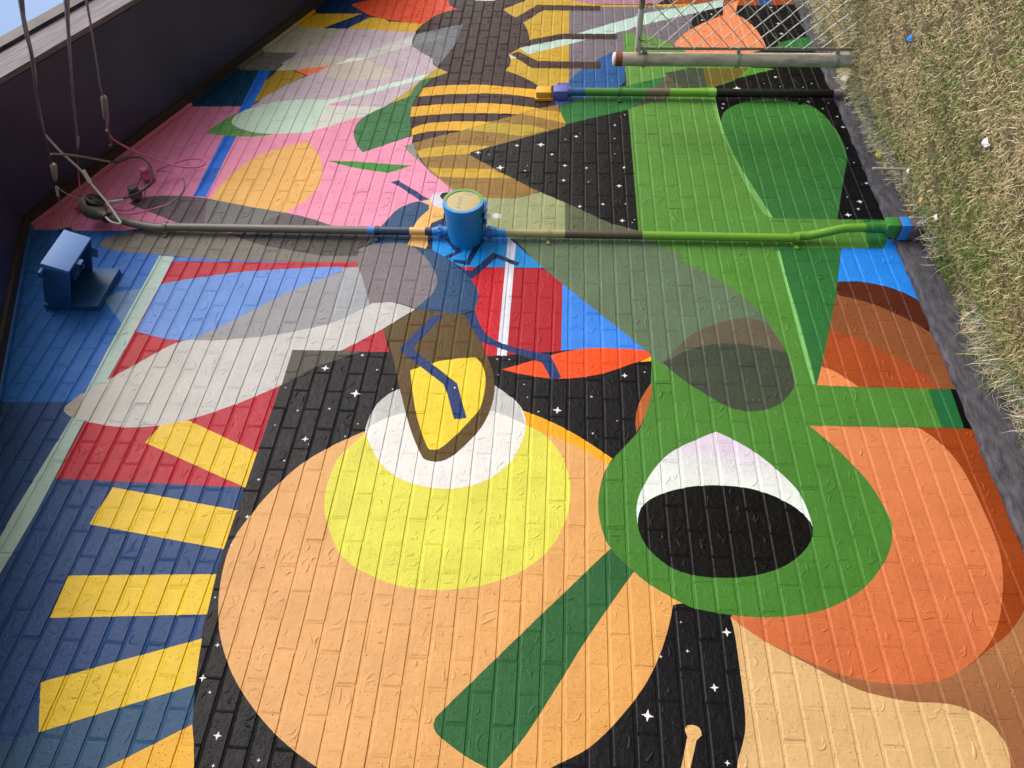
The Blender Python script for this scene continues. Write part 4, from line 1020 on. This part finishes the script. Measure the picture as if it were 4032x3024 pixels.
# couplings either side of the canister
for za, zb in ((2.70, 2.625), (2.41, 2.335)):
    mb = MB()
    mid = (za + zb) / 2
    mb.tube([(3.695, -0.045, za), (3.695, -0.045, za - 0.02), (3.695, -0.045, za - 0.021), (3.695, -0.045, zb + 0.03), (3.695, -0.045, zb + 0.029), (3.695, -0.045, zb)],
            [0.028, 0.031, 0.035, 0.035, 0.031, 0.031], 16, C('1c7cc8'))
    for q in range(10):
        a = q * math.pi / 5
        c0 = Vector((3.695 + 0.035 * math.cos(a), -0.045 + 0.035 * math.sin(a), mid + 0.004))
        mb.box(np.array(c0) - 0.004, np.array(c0) + (0.004, 0.004, 0.012), 0.001, C('1c7cc8'))
    mb.build('coupling', M['painted'], cond, True)
# weatherhead
a, b = np.array(DATA['wh'][0]), np.array(DATA['wh'][1])
d = (b - a) / np.linalg.norm(b - a)
wh = MB()
wh.tube([a - d * 0.075, a - d * 0.07, a - d * 0.045, a, a + d * 0.05, a + d * 0.09, b], [0.012, 0.05, 0.066, 0.072, 0.060, 0.036, 0.030], 18, C('6b675a'))
wo = wh.build('weatherhead', M['painted'], cond, True)
side = np.cross(d, np.array([0.35, 0.85, -0.35]))
side /= np.linalg.norm(side)
out = np.array([0.12, -0.86, -0.45])
out /= np.linalg.norm(out)
fp = a + d * 0.01 + out * 0.052
MB().tube([fp - out * 0.02, fp + out * 0.018, fp + out * 0.020], [0.054, 0.052, 0.044], 18, C('262526')).build('cable_face', M['painted'], wo, True)
u1 = np.cross(out, d)
u1 /= np.linalg.norm(u1)
for q in range(3):
    an = q * 2.1 + 0.4
    hp = fp + out * 0.0205 + 0.026 * (math.cos(an) * u1 + math.sin(an) * np.cross(out, u1))
    MB().tube([hp, hp + out * 0.006], [0.014, 0.011], 10, C('0c0c0c')).build('cable_hole', M['painted'], wo, True)
MB().tube([b + d * 0.004, b + d * 0.03], 0.034, 14, C('3a3834')).build('clamp', M['painted'], cond, True)
# fitting at the foot of the conduit
fit = MB()
fit.tube([(3.744, -0.09, 0.20), (3.744, -0.09, 0.165), (3.744, -0.09, 0.164), (3.745, -0.09, 0.125), (3.745, -0.09, 0.124), (3.746, -0.088, 0.08)], [0.029, 0.029, 0.034, 0.034, 0.030, 0.034], 16, C('3f8a3c'))
fit.box((3.706, -0.135, 0.012), (3.792, -0.045, 0.088), 0.014, C('448f3c'))
for q in range(4):
    fit.tube([(3.703 if q % 2 else 3.795, -0.12 + 0.05 * (q // 2), 0.05), (3.701 if q % 2 else 3.797, -0.12 + 0.05 * (q // 2), 0.05)], 0.005, 6, C('5aa04e'))
fit.build('elbow_fitting', M['painted'], cond, True)

duct = thing('cable_duct', 'dark grey square cable duct with blue tape at the foot of the wall', 'duct', (3.75, -0.07, -0.2))
MB().box((3.708, -0.132, -0.30), (3.790, -0.034, 0.010), 0.004, C('75676b')).build('channel', M['painted'], duct, True)
MB().box((3.7055, -0.1345, -0.045), (3.7925, -0.0315, 0.004), 0.002, C('2c94ee')).build('tape', M['painted'], duct, True)

# ------------------------------------------------------------------ blue canister on the conduit
can = thing('canister', 'blue cylindrical canister with hand-marked beige lid on the conduit', 'canister', (3.687, 0.0, 2.516))
cx, cz = DATA['cyl']
mb = MB()
prof = [(0.003, 0.098), (0.052, 0.101), (0.053, 0.1035), (0.060, 0.1035), (0.061, 0.106), (0.215, 0.1125), (0.217, 0.117), (0.262, 0.119), (0.272, 0.117), (0.2725, 0.098), (0.267, 0.097)]
NS = 48
V, F, Cc = [], [], []
for (o, r) in prof:
    for q in range(NS):
        an = 2 * math.pi * q / NS
        V.append((cx + r * math.cos(an), -o, cz + r * math.sin(an)))
for k in range(len(prof) - 1):
    for q in range(NS):
        F.append((k * NS + q, k * NS + (q + 1) % NS, (k + 1) * NS + (q + 1) % NS, (k + 1) * NS + q))
        an = 2 * math.pi * (q + 0.5) / NS
        green = k >= 8 and math.cos(an) > -0.05
        Cc.append(C('5f9e4e') if green else C('1f93de'))
mb.add(V, F, Cc)
mb.build('body', M['painted'], can, True)
lid = MB()
lid.tube([(cx, -0.262, cz), (cx, -0.2685, cz), (cx, -0.2690, cz)], [0.0975, 0.0975, 0.094], 40, C('b9a874'))
lo = lid.build('lid', M['painted'], can, True)
# pale felt-pen scrawl on the lid (picture strokes carried to the lid plane)
strokes = [[(0.085, -0.045), (0.088, -0.02), (0.082, 0.005), (0.072, 0.0), (0.068, -0.03), (0.072, -0.052), (0.082, -0.055)],
           [(0.066, 0.03), (0.055, 0.018), (0.045, 0.028), (0.038, 0.008), (0.028, 0.02)],
           [(0.03, 0.034), (0.022, 0.01), (0.012, 0.03), (0.004, 0.006), (-0.006, 0.028)],
           [(-0.004, 0.036), (-0.016, 0.008), (-0.026, 0.036), (-0.034, 0.010), (-0.042, 0.028)],
           [(-0.045, 0.040), (-0.056, 0.016), (-0.064, 0.034), (-0.07, 0.012)]]
sc = MB()
for s in strokes:
    pp = spline([(cx + q[0] * 0.95, -0.2694, cz + q[1]) for q in s], 5)
    sc.tube(pp, 0.0014, 5, C('ddd3b0'))
sc.build('scrawl', M['painted'], lo, True)
# masking tape crumpled on the lower side, with a loose white end
tp = MB()
for q in range(9):
    z1_ = cz - 0.104 - rng.uniform(0, 0.012)
    o1 = 0.06 + q * 0.019
    x1_ = cx + rng.uniform(-0.05, 0.06)
    tp.face([(x1_, -o1, z1_), (x1_ + 0.05, -o1 - 0.01, z1_ + 0.004), (x1_ + 0.055, -o1 - 0.035, z1_ - 0.014), (x1_ - 0.01, -o1 - 0.03, z1_ - 0.018)], C(random.choice(['2a8fd6', '9cc6e6', '1a78bc', 'c9dcea'])))
tp.build('crumpled_tape', M['painted'], can)
tg = MB()
tz = np.linspace(cz - 0.108, cz - 0.215, 7)
for q in range(6):
    w0, w1 = 0.019 + 0.002 * math.sin(q * 2), 0.019 + 0.002 * math.sin(q * 2 + 2)
    o0, o1 = 0.165 + 0.004 * math.sin(q * 1.7), 0.165 + 0.004 * math.sin((q + 1) * 1.7)
    tg.face([(cx - w0, -o0, tz[q]), (cx + w0, -o0 - 0.006, tz[q]), (cx + w1, -o1 - 0.006, tz[q + 1]), (cx - w1, -o1, tz[q + 1])], C('e6e6ea'))
tg.build('tape_end', M['painted'], can, True)

# ------------------------------------------------------------------ hooded blue wall light
hl = thing('wall_light', 'blue hooded box light jutting from the upper wall on a back plate', 'light', (3.14, 0.0, 4.6))
plate = MB()
plate.box((2.995, -0.036, 4.490), (3.312, -0.001, 4.80), 0.003, C('2a62a8'))
plate.build('back_plate', M['painted'], hl, True)
ang = math.atan2(0.11, 0.27)
XF = Matrix.Translation((3.14, -0.03, 4.715)) @ Matrix.Rotation(ang, 4, 'X')
# local frame: -y out of the wall, z up across the box
HB = C('3b74c6')
MB().box((-0.142, -0.285, 0.062), (0.142, 0.0, 0.070), 0.002, HB, XF).build('hood_top', M['painted'], hl, True)
MB().box((-0.142, -0.300, -0.070), (0.142, -0.286, 0.070), 0.003, C('6f9ee8'), XF).build('hood_front', M['painted'], hl, True)
for s in (-1, 1):
    MB().box((s * 0.142 - 0.006, -0.285, -0.070), (s * 0.142 + 0.006, 0.0, 0.061), 0.002, C('2c62ac'), XF).build('hood_side', M['painted'], hl, True)
lampm = MB()
lampm.tube([XF @ Vector((-0.02, -0.05, 0.02)), XF @ Vector((-0.02, -0.12, 0.01)), XF @ Vector((-0.02, -0.16, -0.005)), XF @ Vector((-0.02, -0.23, -0.02))], [0.028, 0.032, 0.048, 0.052], 14, C('23528c'))
lampm.build('lamp_body', M['painted'], hl, True)
lm2 = MB()
lm2.box((-0.05, -0.20, -0.055), (0.02, -0.12, -0.03), 0.008, C('23528c'), XF)
lm2.tube([XF @ Vector((0.03, -0.1, -0.04)), XF @ Vector((0.05, -0.16, -0.06)), XF @ Vector((0.02, -0.2, -0.075))], 0.006, 8, C('3a6ca8'))
lm2.build('bracket', M['painted'], hl, True)
MB().box((0.148, -0.22, -0.10), (0.152, -0.15, 0.02), 0.001, C('4a80cc'), XF).build('side_tab', M['painted'], hl, True)
MB().box((-0.06, -0.286, -0.095), (-0.02, -0.281, -0.06), 0.001, C('6f9ee8'), XF).build('front_tab', M['painted'], hl, True)
MB().box((-0.19, -0.28, 0.050), (-0.148, -0.24, 0.064), 0.002, C('2c62ac'), XF).build('hinge', M['painted'], hl, True)

# ------------------------------------------------------------------ second conduit and the two small boxes above it
c2 = thing('conduit', 'shorter conduit striped blue, green and black beside the fence post', 'conduit', (5.34, -0.05, -0.05))
zt, zb = DATA['C2'][0][2] - 0.012, DATA['C2'][1][2] - 0.06
zz = np.linspace(zt, zb, 120)
MB().tube([(5.34, -0.05, q) for q in zz], 0.029, 14, [band((zz[q] + zz[q + 1]) / 2, DATA['C2c']) for q in range(119)]).build('pipe', M['painted'], c2, True)
for zc, h in zip(DATA['C2s'], ('3f7a36', '1c1816')):
    mb = MB()
    mb.tube([(5.34, -0.05, zc - 0.012), (5.34, -0.05, zc + 0.012)], 0.0325, 14, C(h))
    mb.box((5.28, -0.014, zc - 0.012), (5.312, -0.001, zc + 0.012), 0.002, C(h))
    mb.build('saddle', M['painted'], c2, True)
zs = DATA['C2c'][4][0]
MB().tube([(5.34, -0.05, zs + 0.05), (5.34, -0.05, zs)], 0.0315, 14, C('8cc860')).build('sleeve', M['painted'], c2, True)
MB().tube([(5.34, -0.05, 0.035), (5.34, -0.05, -0.06)], 0.031, 14, C('857a82')).build('foot_sleeve', M['painted'], c2, True)
jb = thing('junction_box', 'small yellow junction box ending the striped bee body', 'junction box', (5.34, 0, 2.1))
MB().box((5.300, -0.066, 2.047), (5.395, -0.001, 2.160), 0.014, C('e4ae2a')).build('cover', M['painted'], jb, True)
MB().box((5.290, -0.020, 2.043), (5.405, -0.0008, 2.164), 0.004, C('eab02a')).build('base', M['painted'], jb, True)
jb2 = thing('junction_box', 'small violet blue junction box on top of the shorter conduit', 'junction box', (5.34, 0, 1.98))
MB().box((5.298, -0.076, 1.925), (5.396, -0.001, 2.034), 0.014, C('5f65b6')).build('cover', M['painted'], jb2, True)
MB().tube([(5.34, -0.05, 1.93), (5.34, -0.05, 1.90)], 0.034, 14, C('3c6296')).build('gland', M['painted'], jb2, True)

# ------------------------------------------------------------------ service wires
WL = {'drop_a': 'black overhead service cable running out over the eave from its wedge clamp',
      'drop_b': 'brown overhead wire twisted round the black service cable',
      'white_tail': 'thick white cable bending down into the weatherhead',
      'drop_c': 'dark overhead cable running down to the pink ring bolt',
      'drop_d': 'thin grey overhead wire beside the cable to the pink ring',
      'drop_e': 'overhead wire ending in the lone clamp before the dark eave',
      'pink_lead': 'pink painted cable looping across the wall to the pink insulator',
      'pink_loop': 'pink and grey cable arcing from pink insulator to weatherhead',
      'dark_loop': 'dark grey cable making a wide loop into the weatherhead',
      'thin_loop': 'thin dark wire looped over the grey insulator',
      'pale_wire': 'thin pale wire from wedge clamp to weatherhead',
      'ring_tie_a': 'thin tie wire stretched straight to the blue ring bolt',
      'ring_tie_b': 'bowed tie wire hanging to the blue ring bolt'}
for k, (h, r, pts) in DATA['WI'].items():
    if k.startswith('drop'):
        p0, p1 = np.array(pts[0]), np.array(pts[2])
        dd = (p0 - p1) / np.linalg.norm(p0 - p1)
        pts = [tuple(p0 + dd * q + np.array([0, 0, 0.010 * q * q])) for q in (9, 6, 4, 2.5, 1.2)] + list(pts)
    sp = spline(pts, 8)
    col = C(h)
    if k == 'pink_loop':
        col = [C('c76e9c') if (q < 16 or q > 0.62 * len(sp)) else C('5c5058') for q in range(len(sp) - 1)]
    if k == 'dark_loop':
        col = [C('8e8a8c') if q < 30 else C('413e42') for q in range(len(sp) - 1)]
    if k == 'drop_c':
        col = [C('c878a4') if q > len(sp) - 14 else C('6e6a70') for q in range(len(sp) - 1)]
    o = MB().tube(sp, r * 0.72, 8, col).build('overhead_wire' if k.startswith('drop') else 'cable', M['cable'], None, True)
    o['label'] = WL[k]
    o['category'] = 'cable'
    o['group'] = 'service cables at the gable'


def clampbox(name, pts, r0, r1, h, label, cat, n=6):
    a, b = np.array(pts[0]), np.array(pts[-1])
    t = thing(name, label, cat, tuple(b))
    MB().tube([a, a + (b - a) * 0.06, a + (b - a) * 0.55, b - (b - a) * 0.05, b], [r0 * 0.7, r0, r0 * 0.9, r1, r1 * 0.6], n, C(h)).build('shell', M['painted'], t, True)
    u = np.cross(b - a, [0, 0, 1.0])
    u /= np.linalg.norm(u)
    m = a + (b - a) * 0.1
    MB().tube([m + u * r0 * 0.9, a + (b - a) * 0.9 + u * r1 * 0.9], 0.003, 6, C('5a5854')).build('wedge', M['painted'], t, True)
    return t


I = DATA['ins']
clampbox('wedge_clamp', I['a'], 0.020, 0.012, 'b6b2a2', 'pale wedge clamp gripping the black service cable', 'clamp')
clampbox('wedge_clamp', I['a2'], 0.010, 0.009, 'a9a598', 'small pale link below the wedge clamp over the blue ring', 'clamp')
clampbox('wedge_clamp', I['c'], 0.010, 0.006, 'b2aea4', 'slim pale clamp on the cable to the pink ring', 'clamp')
clampbox('wedge_clamp', I['e'], 0.019, 0.017, '8d8780', 'grey brown clamp hanging alone in front of the dark eave', 'clamp')
clampbox('cable_joint', I['sl'], 0.014, 0.014, 'dcdad8', 'white joint sleeve on the thick white cable', 'cable joint', 10)
clampbox('cable_joint', I['dl'], 0.015, 0.013, '4e4a4c', 'dark joint sleeve on the wide cable loop', 'cable joint', 10)
clampbox('cable_joint', I['wl'], 0.012, 0.010, 'cfccc6', 'pale joint sleeve beside the weatherhead', 'cable joint', 10)
hk = thing('hook', 'small brown steel hook below the lone clamp', 'hook', I['hook'][0])
MB().tube(spline(I['hook'], 6), 0.006, 8, C('6a5a50')).build('hook_bar', M['painted'], hk, True)
MB().tube([np.array(I['hook'][0]) + (0, 0, 0.012), np.array(I['hook'][0]) - (0, 0, 0.004)], 0.011, 10, C('6a5a50')).build('eye', M['painted'], hk, True)
for key, h, lb in (('pink', 'd9709f', 'pink painted bell insulator standing on the wall'), ('dark', '5c595a', 'dark grey bell insulator standing on the wall')):
    a, b = np.array(DATA['knob'][key][0]), np.array(DATA['knob'][key][1])
    c = np.array([(a[0] + b[0]) / 2, 0, (a[2] + b[2]) / 2])
    t = thing('insulator', lb, 'insulator', tuple(c))
    MB().tube([c + (0, 0.0, 0), c - (0, 0.03, 0)], 0.014, 10, C(h)).build('stem', M['painted'], t, True)
    MB().tube([c - (0, 0.028, 0), c - (0, 0.03, 0), c - (0, 0.05, 0), c - (0, 0.068, 0), c - (0, 0.07, 0), c - (0, 0.085, 0), c - (0, 0.098, 0), c - (0, 0.10, 0)], [0.030, 0.042, 0.040, 0.030, 0.024, 0.034, 0.028, 0.010], 16, C(h)).build('bell', M['painted'], t, True)
for key, h, lb in (('pink', 'bd5f8e', 'pink painted ring bolt flat on the pink brickwork'), ('blue', '24508c', 'dark blue painted ring bolt above the box light')):
    c = np.array(DATA['rings'][key])
    t = thing('ring_bolt', lb, 'ring bolt', tuple(c))
    rp = [c + 0.034 * np.array([math.cos(q), 0, math.sin(q)]) for q in np.linspace(0, 2 * math.pi, 25)]
    MB().tube(rp, 0.006, 8, C(h)).build('ring', M['painted'], t, True)
    MB().tube([c + (0, 0.012, 0.036), c + (0, -0.012, 0.036)], 0.011, 10, C(h)).build('bolt', M['painted'], t, True)

# ------------------------------------------------------------------ chain link fence, square to the wall
FX, FO = 5.028, 0.45
fence = thing('chain_link_fence', 'chain link fence with grey round end post standing off the wall', 'fence', (FX, -FO, 0.05))
zp0, zp1 = -0.15, 1.628
pp = np.linspace(zp0, zp1, 40)
MB().tube([(FX, -FO, q) for q in pp], 0.0435, 20).build('post', M['galv'], fence, True)
cap = MB()
cap.tube([(FX, -FO, zp1 - 0.002), (FX, -FO, zp1 + 0.006), (FX, -FO, zp1 + 0.014), (FX, -FO, zp1 + 0.018)], [0.044, 0.043, 0.032, 0.006], 18, C('e4e2de'))
cap.build('post_cap', M['painted'], fence, True)
rb = MB()
rb.tube([(FX, -FO, zp1 - 0.006), (FX, -FO, zp1 - 0.05)], 0.0442, 20, C('8a4a30'))
rb.build('rust_band', M['painted'], fence, True)
for zc in (1.44, 0.83, 0.20):
    mb = MB()
    ring = [(FX + 0.047 * math.cos(q), -FO + 0.047 * math.sin(q), zc + 0.006 * math.cos(q)) for q in np.linspace(0, 2 * math.pi, 25)]
    for w in (-0.009, -0.003, 0.003, 0.009):
        mb.tube([(p[0], p[1], p[2] + w) for p in ring], 0.0036, 6, C('a8a090'))
    mb.box((FX - 0.012, -FO - 0.085, zc - 0.012), (FX + 0.012, -FO - 0.045, zc + 0.012), 0.003, C('a8a090'))
    mb.build('tension_band', M['painted'], fence, True)
MB().box((FX - 0.004, -FO - 0.082, -0.02), (FX + 0.004, -FO - 0.064, 1.50), 0.001, C('938b7e')).build('tension_bar', M['painted'], fence, True)
rl = [(FX, -FO - 0.06 - q, 1.482 + 0.004 * math.sin(q * 7)) for q in np.linspace(0, 3.2, 60)]
MB().tube(rl, 0.020, 12, [C('d4cec6') if math.sin(q * 2.1) + math.sin(q * 0.9) > -0.1 else C('8f8378') for q in range(59)]).build('top_rail', M['painted'], fence, True)
DG, DW = 0.116, 0.056
wm = None
for q in range(50):
    y = -FO - 0.075 - q * DW
    if y < -3.6:
        break
    nz = int(1.62 / (DG / 2))
    if wm is None:
        pts = []
        for s in range(nz + 1):
            a = (s % 2) * (DW + 0.006) - 0.003
            pts.append((0.0035 * (1 if s % 4 < 2 else -1), -a, 1.47 - s * DG / 2))
        fine = []
        for s in range(len(pts) - 1):
            p, r = np.array(pts[s]), np.array(pts[s + 1])
            fine += [p, p + (r - p) * 0.12 + (0, 0, 0.002), p + (r - p) * 0.88 - (0, 0, 0.002)]
        fine.append(np.array(pts[-1]))
        o = MB().tube(fine, 0.0034, 6).build('mesh_wire', M['wire'], fence, True)
        wm = o
        wm.matrix_parent_inverse = Matrix.Identity(4)
    else:
        o = wm.copy()
        COL.objects.link(o)
        o.parent = fence
        o.matrix_parent_inverse = Matrix.Identity(4)
    o.location = (FX - fence.location.x, y - fence.location.y, 0.0 - fence.location.z - (DG / 2 if q % 2 else 0.0))
for q in range(9):
    y = -FO - 0.12 - q * 0.31
    mb = MB()
    loop = []
    for s in range(14):
        a = s * 0.95
        loop.append((FX + 0.027 * math.cos(a), y + 0.012 * s - 0.06 + 0.01 * math.sin(s * 2), 1.472 + 0.034 * math.sin(a) - 0.012 * (s % 3)))
    mb.tube(spline(loop, 3), 0.0026, 5)
    mb.build('tie_wire', M['rust'], fence, True)

# ------------------------------------------------------------------ small things lying on the lawn
def scrap(name, label, cat, at, size, hexc, kind=0, group=None):
    x, y, z0_ = at
    z0_ = float(gz(x, -y)) + 0.018
    n = 6
    mb = MB()
    G = np.zeros((n + 1, n + 1, 3))
    a = rng.uniform(0, 3)
    for i in range(n + 1):
        for jj in range(n + 1):
            u, v = i / n - 0.5, jj / n - 0.5
            if kind == 1:                      # leaf: pointed oval
                v *= 0.62 * math.sqrt(max(0.0, 1 - (2 * u) ** 2)) + 0.01
            px = size * (u * math.cos(a) - v * math.sin(a))
            py = size * (u * math.sin(a) + v * math.cos(a))
            pz = size * (0.16 * math.sin(5 * u + a) + 0.14 * math.cos(6 * v) + (0.5 * abs(v) if kind == 1 else 0.12 * math.sin(9 * u * v + 3 * u)))
            G[i, jj] = (x + px, y + py, z0_ + pz)
    for i in range(n):
        for jj in range(n):
            mb.face([G[i, jj], G[i + 1, jj], G[i + 1, jj + 1], G[i, jj + 1]], lin(hexc) * (0.9 + 0.2 * ((i + jj) % 2)))
    o = mb.build(name, M['painted'], None, True)
    sm = o.modifiers.new('thickness', 'SOLIDIFY')
    sm.thickness = 0.0012
    o['label'] = label
    o['category'] = cat
    if group:
        o['group'] = group
    return o


LT = DATA['lit']
scrap('tape_scrap', 'crumpled blue tape scrap out on the dry straw lawn', 'scrap', LT['blue'], 0.030, '2f8ee8')
scrap('tape_scrap', 'small blue tape scrap in grass near plinth', 'scrap', LT['blue2'], 0.026, '2a7fd8')
scrap('petal', 'crumpled bright yellow scrap lying by the plinth', 'scrap', LT['yellow'], 0.042, 'f0d44a')
for q, (at, lb) in enumerate(zip(LT['leaf'], ('pale orange fallen leaf beside the cable duct', 'brown orange curled leaf on the cable duct', 'small tan leaf below the yellow scrap', 'orange leaf scrap next to the blue scrap by the plinth', 'tiny orange leaf out on the open lawn'))):
    scrap('fallen_leaf', lb, 'leaf', at, (0.055, 0.06, 0.03, 0.03, 0.025)[q], ('e2a468', '9a5a2c', 'd9a878', 'e0904a', 'd08a50')[q], 1, 'fallen leaves on the lawn')
for q, (at, lb) in enumerate(zip(LT['paper'], ('white crumpled paper far out on the lawn', 'white paper flake near the orange leaf', 'white paper flake at the foot of the peg'))):
    scrap('paper_scrap', lb, 'scrap', at, (0.04, 0.03, 0.025)[q], 'e8e6e2')
pg = np.array(LT['paper'][2])
pk = MB().tube([(pg[0] + 0.02, pg[1], float(gz(pg[0], -pg[1])) - 0.02), (pg[0] + 0.02, pg[1], pg[2] + 0.10), (pg[0] + 0.022, pg[1], pg[2] + 0.20), (pg[0] + 0.022, pg[1], pg[2] + 0.203)], [0.008, 0.0075, 0.007, 0.003], 10, C('b5ab9c')).build('peg', M['painted'], None, True)
pk['label'] = 'short pale wooden peg standing in the grass near the plinth'
pk['category'] = 'peg'


def stone(at, size, label, h):
    bm = bmesh.new()
    bmesh.ops.create_icosphere(bm, subdivisions=3, radius=1.0)
    for v in bm.verts:
        d_ = 1 + 0.22 * math.sin(3 * v.co.x + 1.7) * math.cos(4 * v.co.y) + 0.12 * math.sin(7 * v.co.z + v.co.x * 3)
        v.co = Vector((v.co.x * size * d_, v.co.y * size * 0.8 * d_, v.co.z * size * 0.7 * d_))
    bm.verts.index_update()
    mb = MB()
    zz_ = float(gz(at[0], -at[1])) + size * 0.3
    mb.add([(v.co.x + at[0], v.co.y + at[1], v.co.z + zz_) for v in bm.verts], [tuple(v.index for v in f.verts) for f in bm.faces], lin(h))
    bm.free()
    o = mb.build('stone', M['painted'], None, True)
    o['label'] = label
    o['category'] = 'stone'


stone((5.33, -0.16, 0), 0.055, 'pale rough stone at the foot of the shorter conduit', 'b8ac98')
stone((3.86, -0.075, 0), 0.03, 'small grey pebble against the plinth beside the duct', '9a9690')
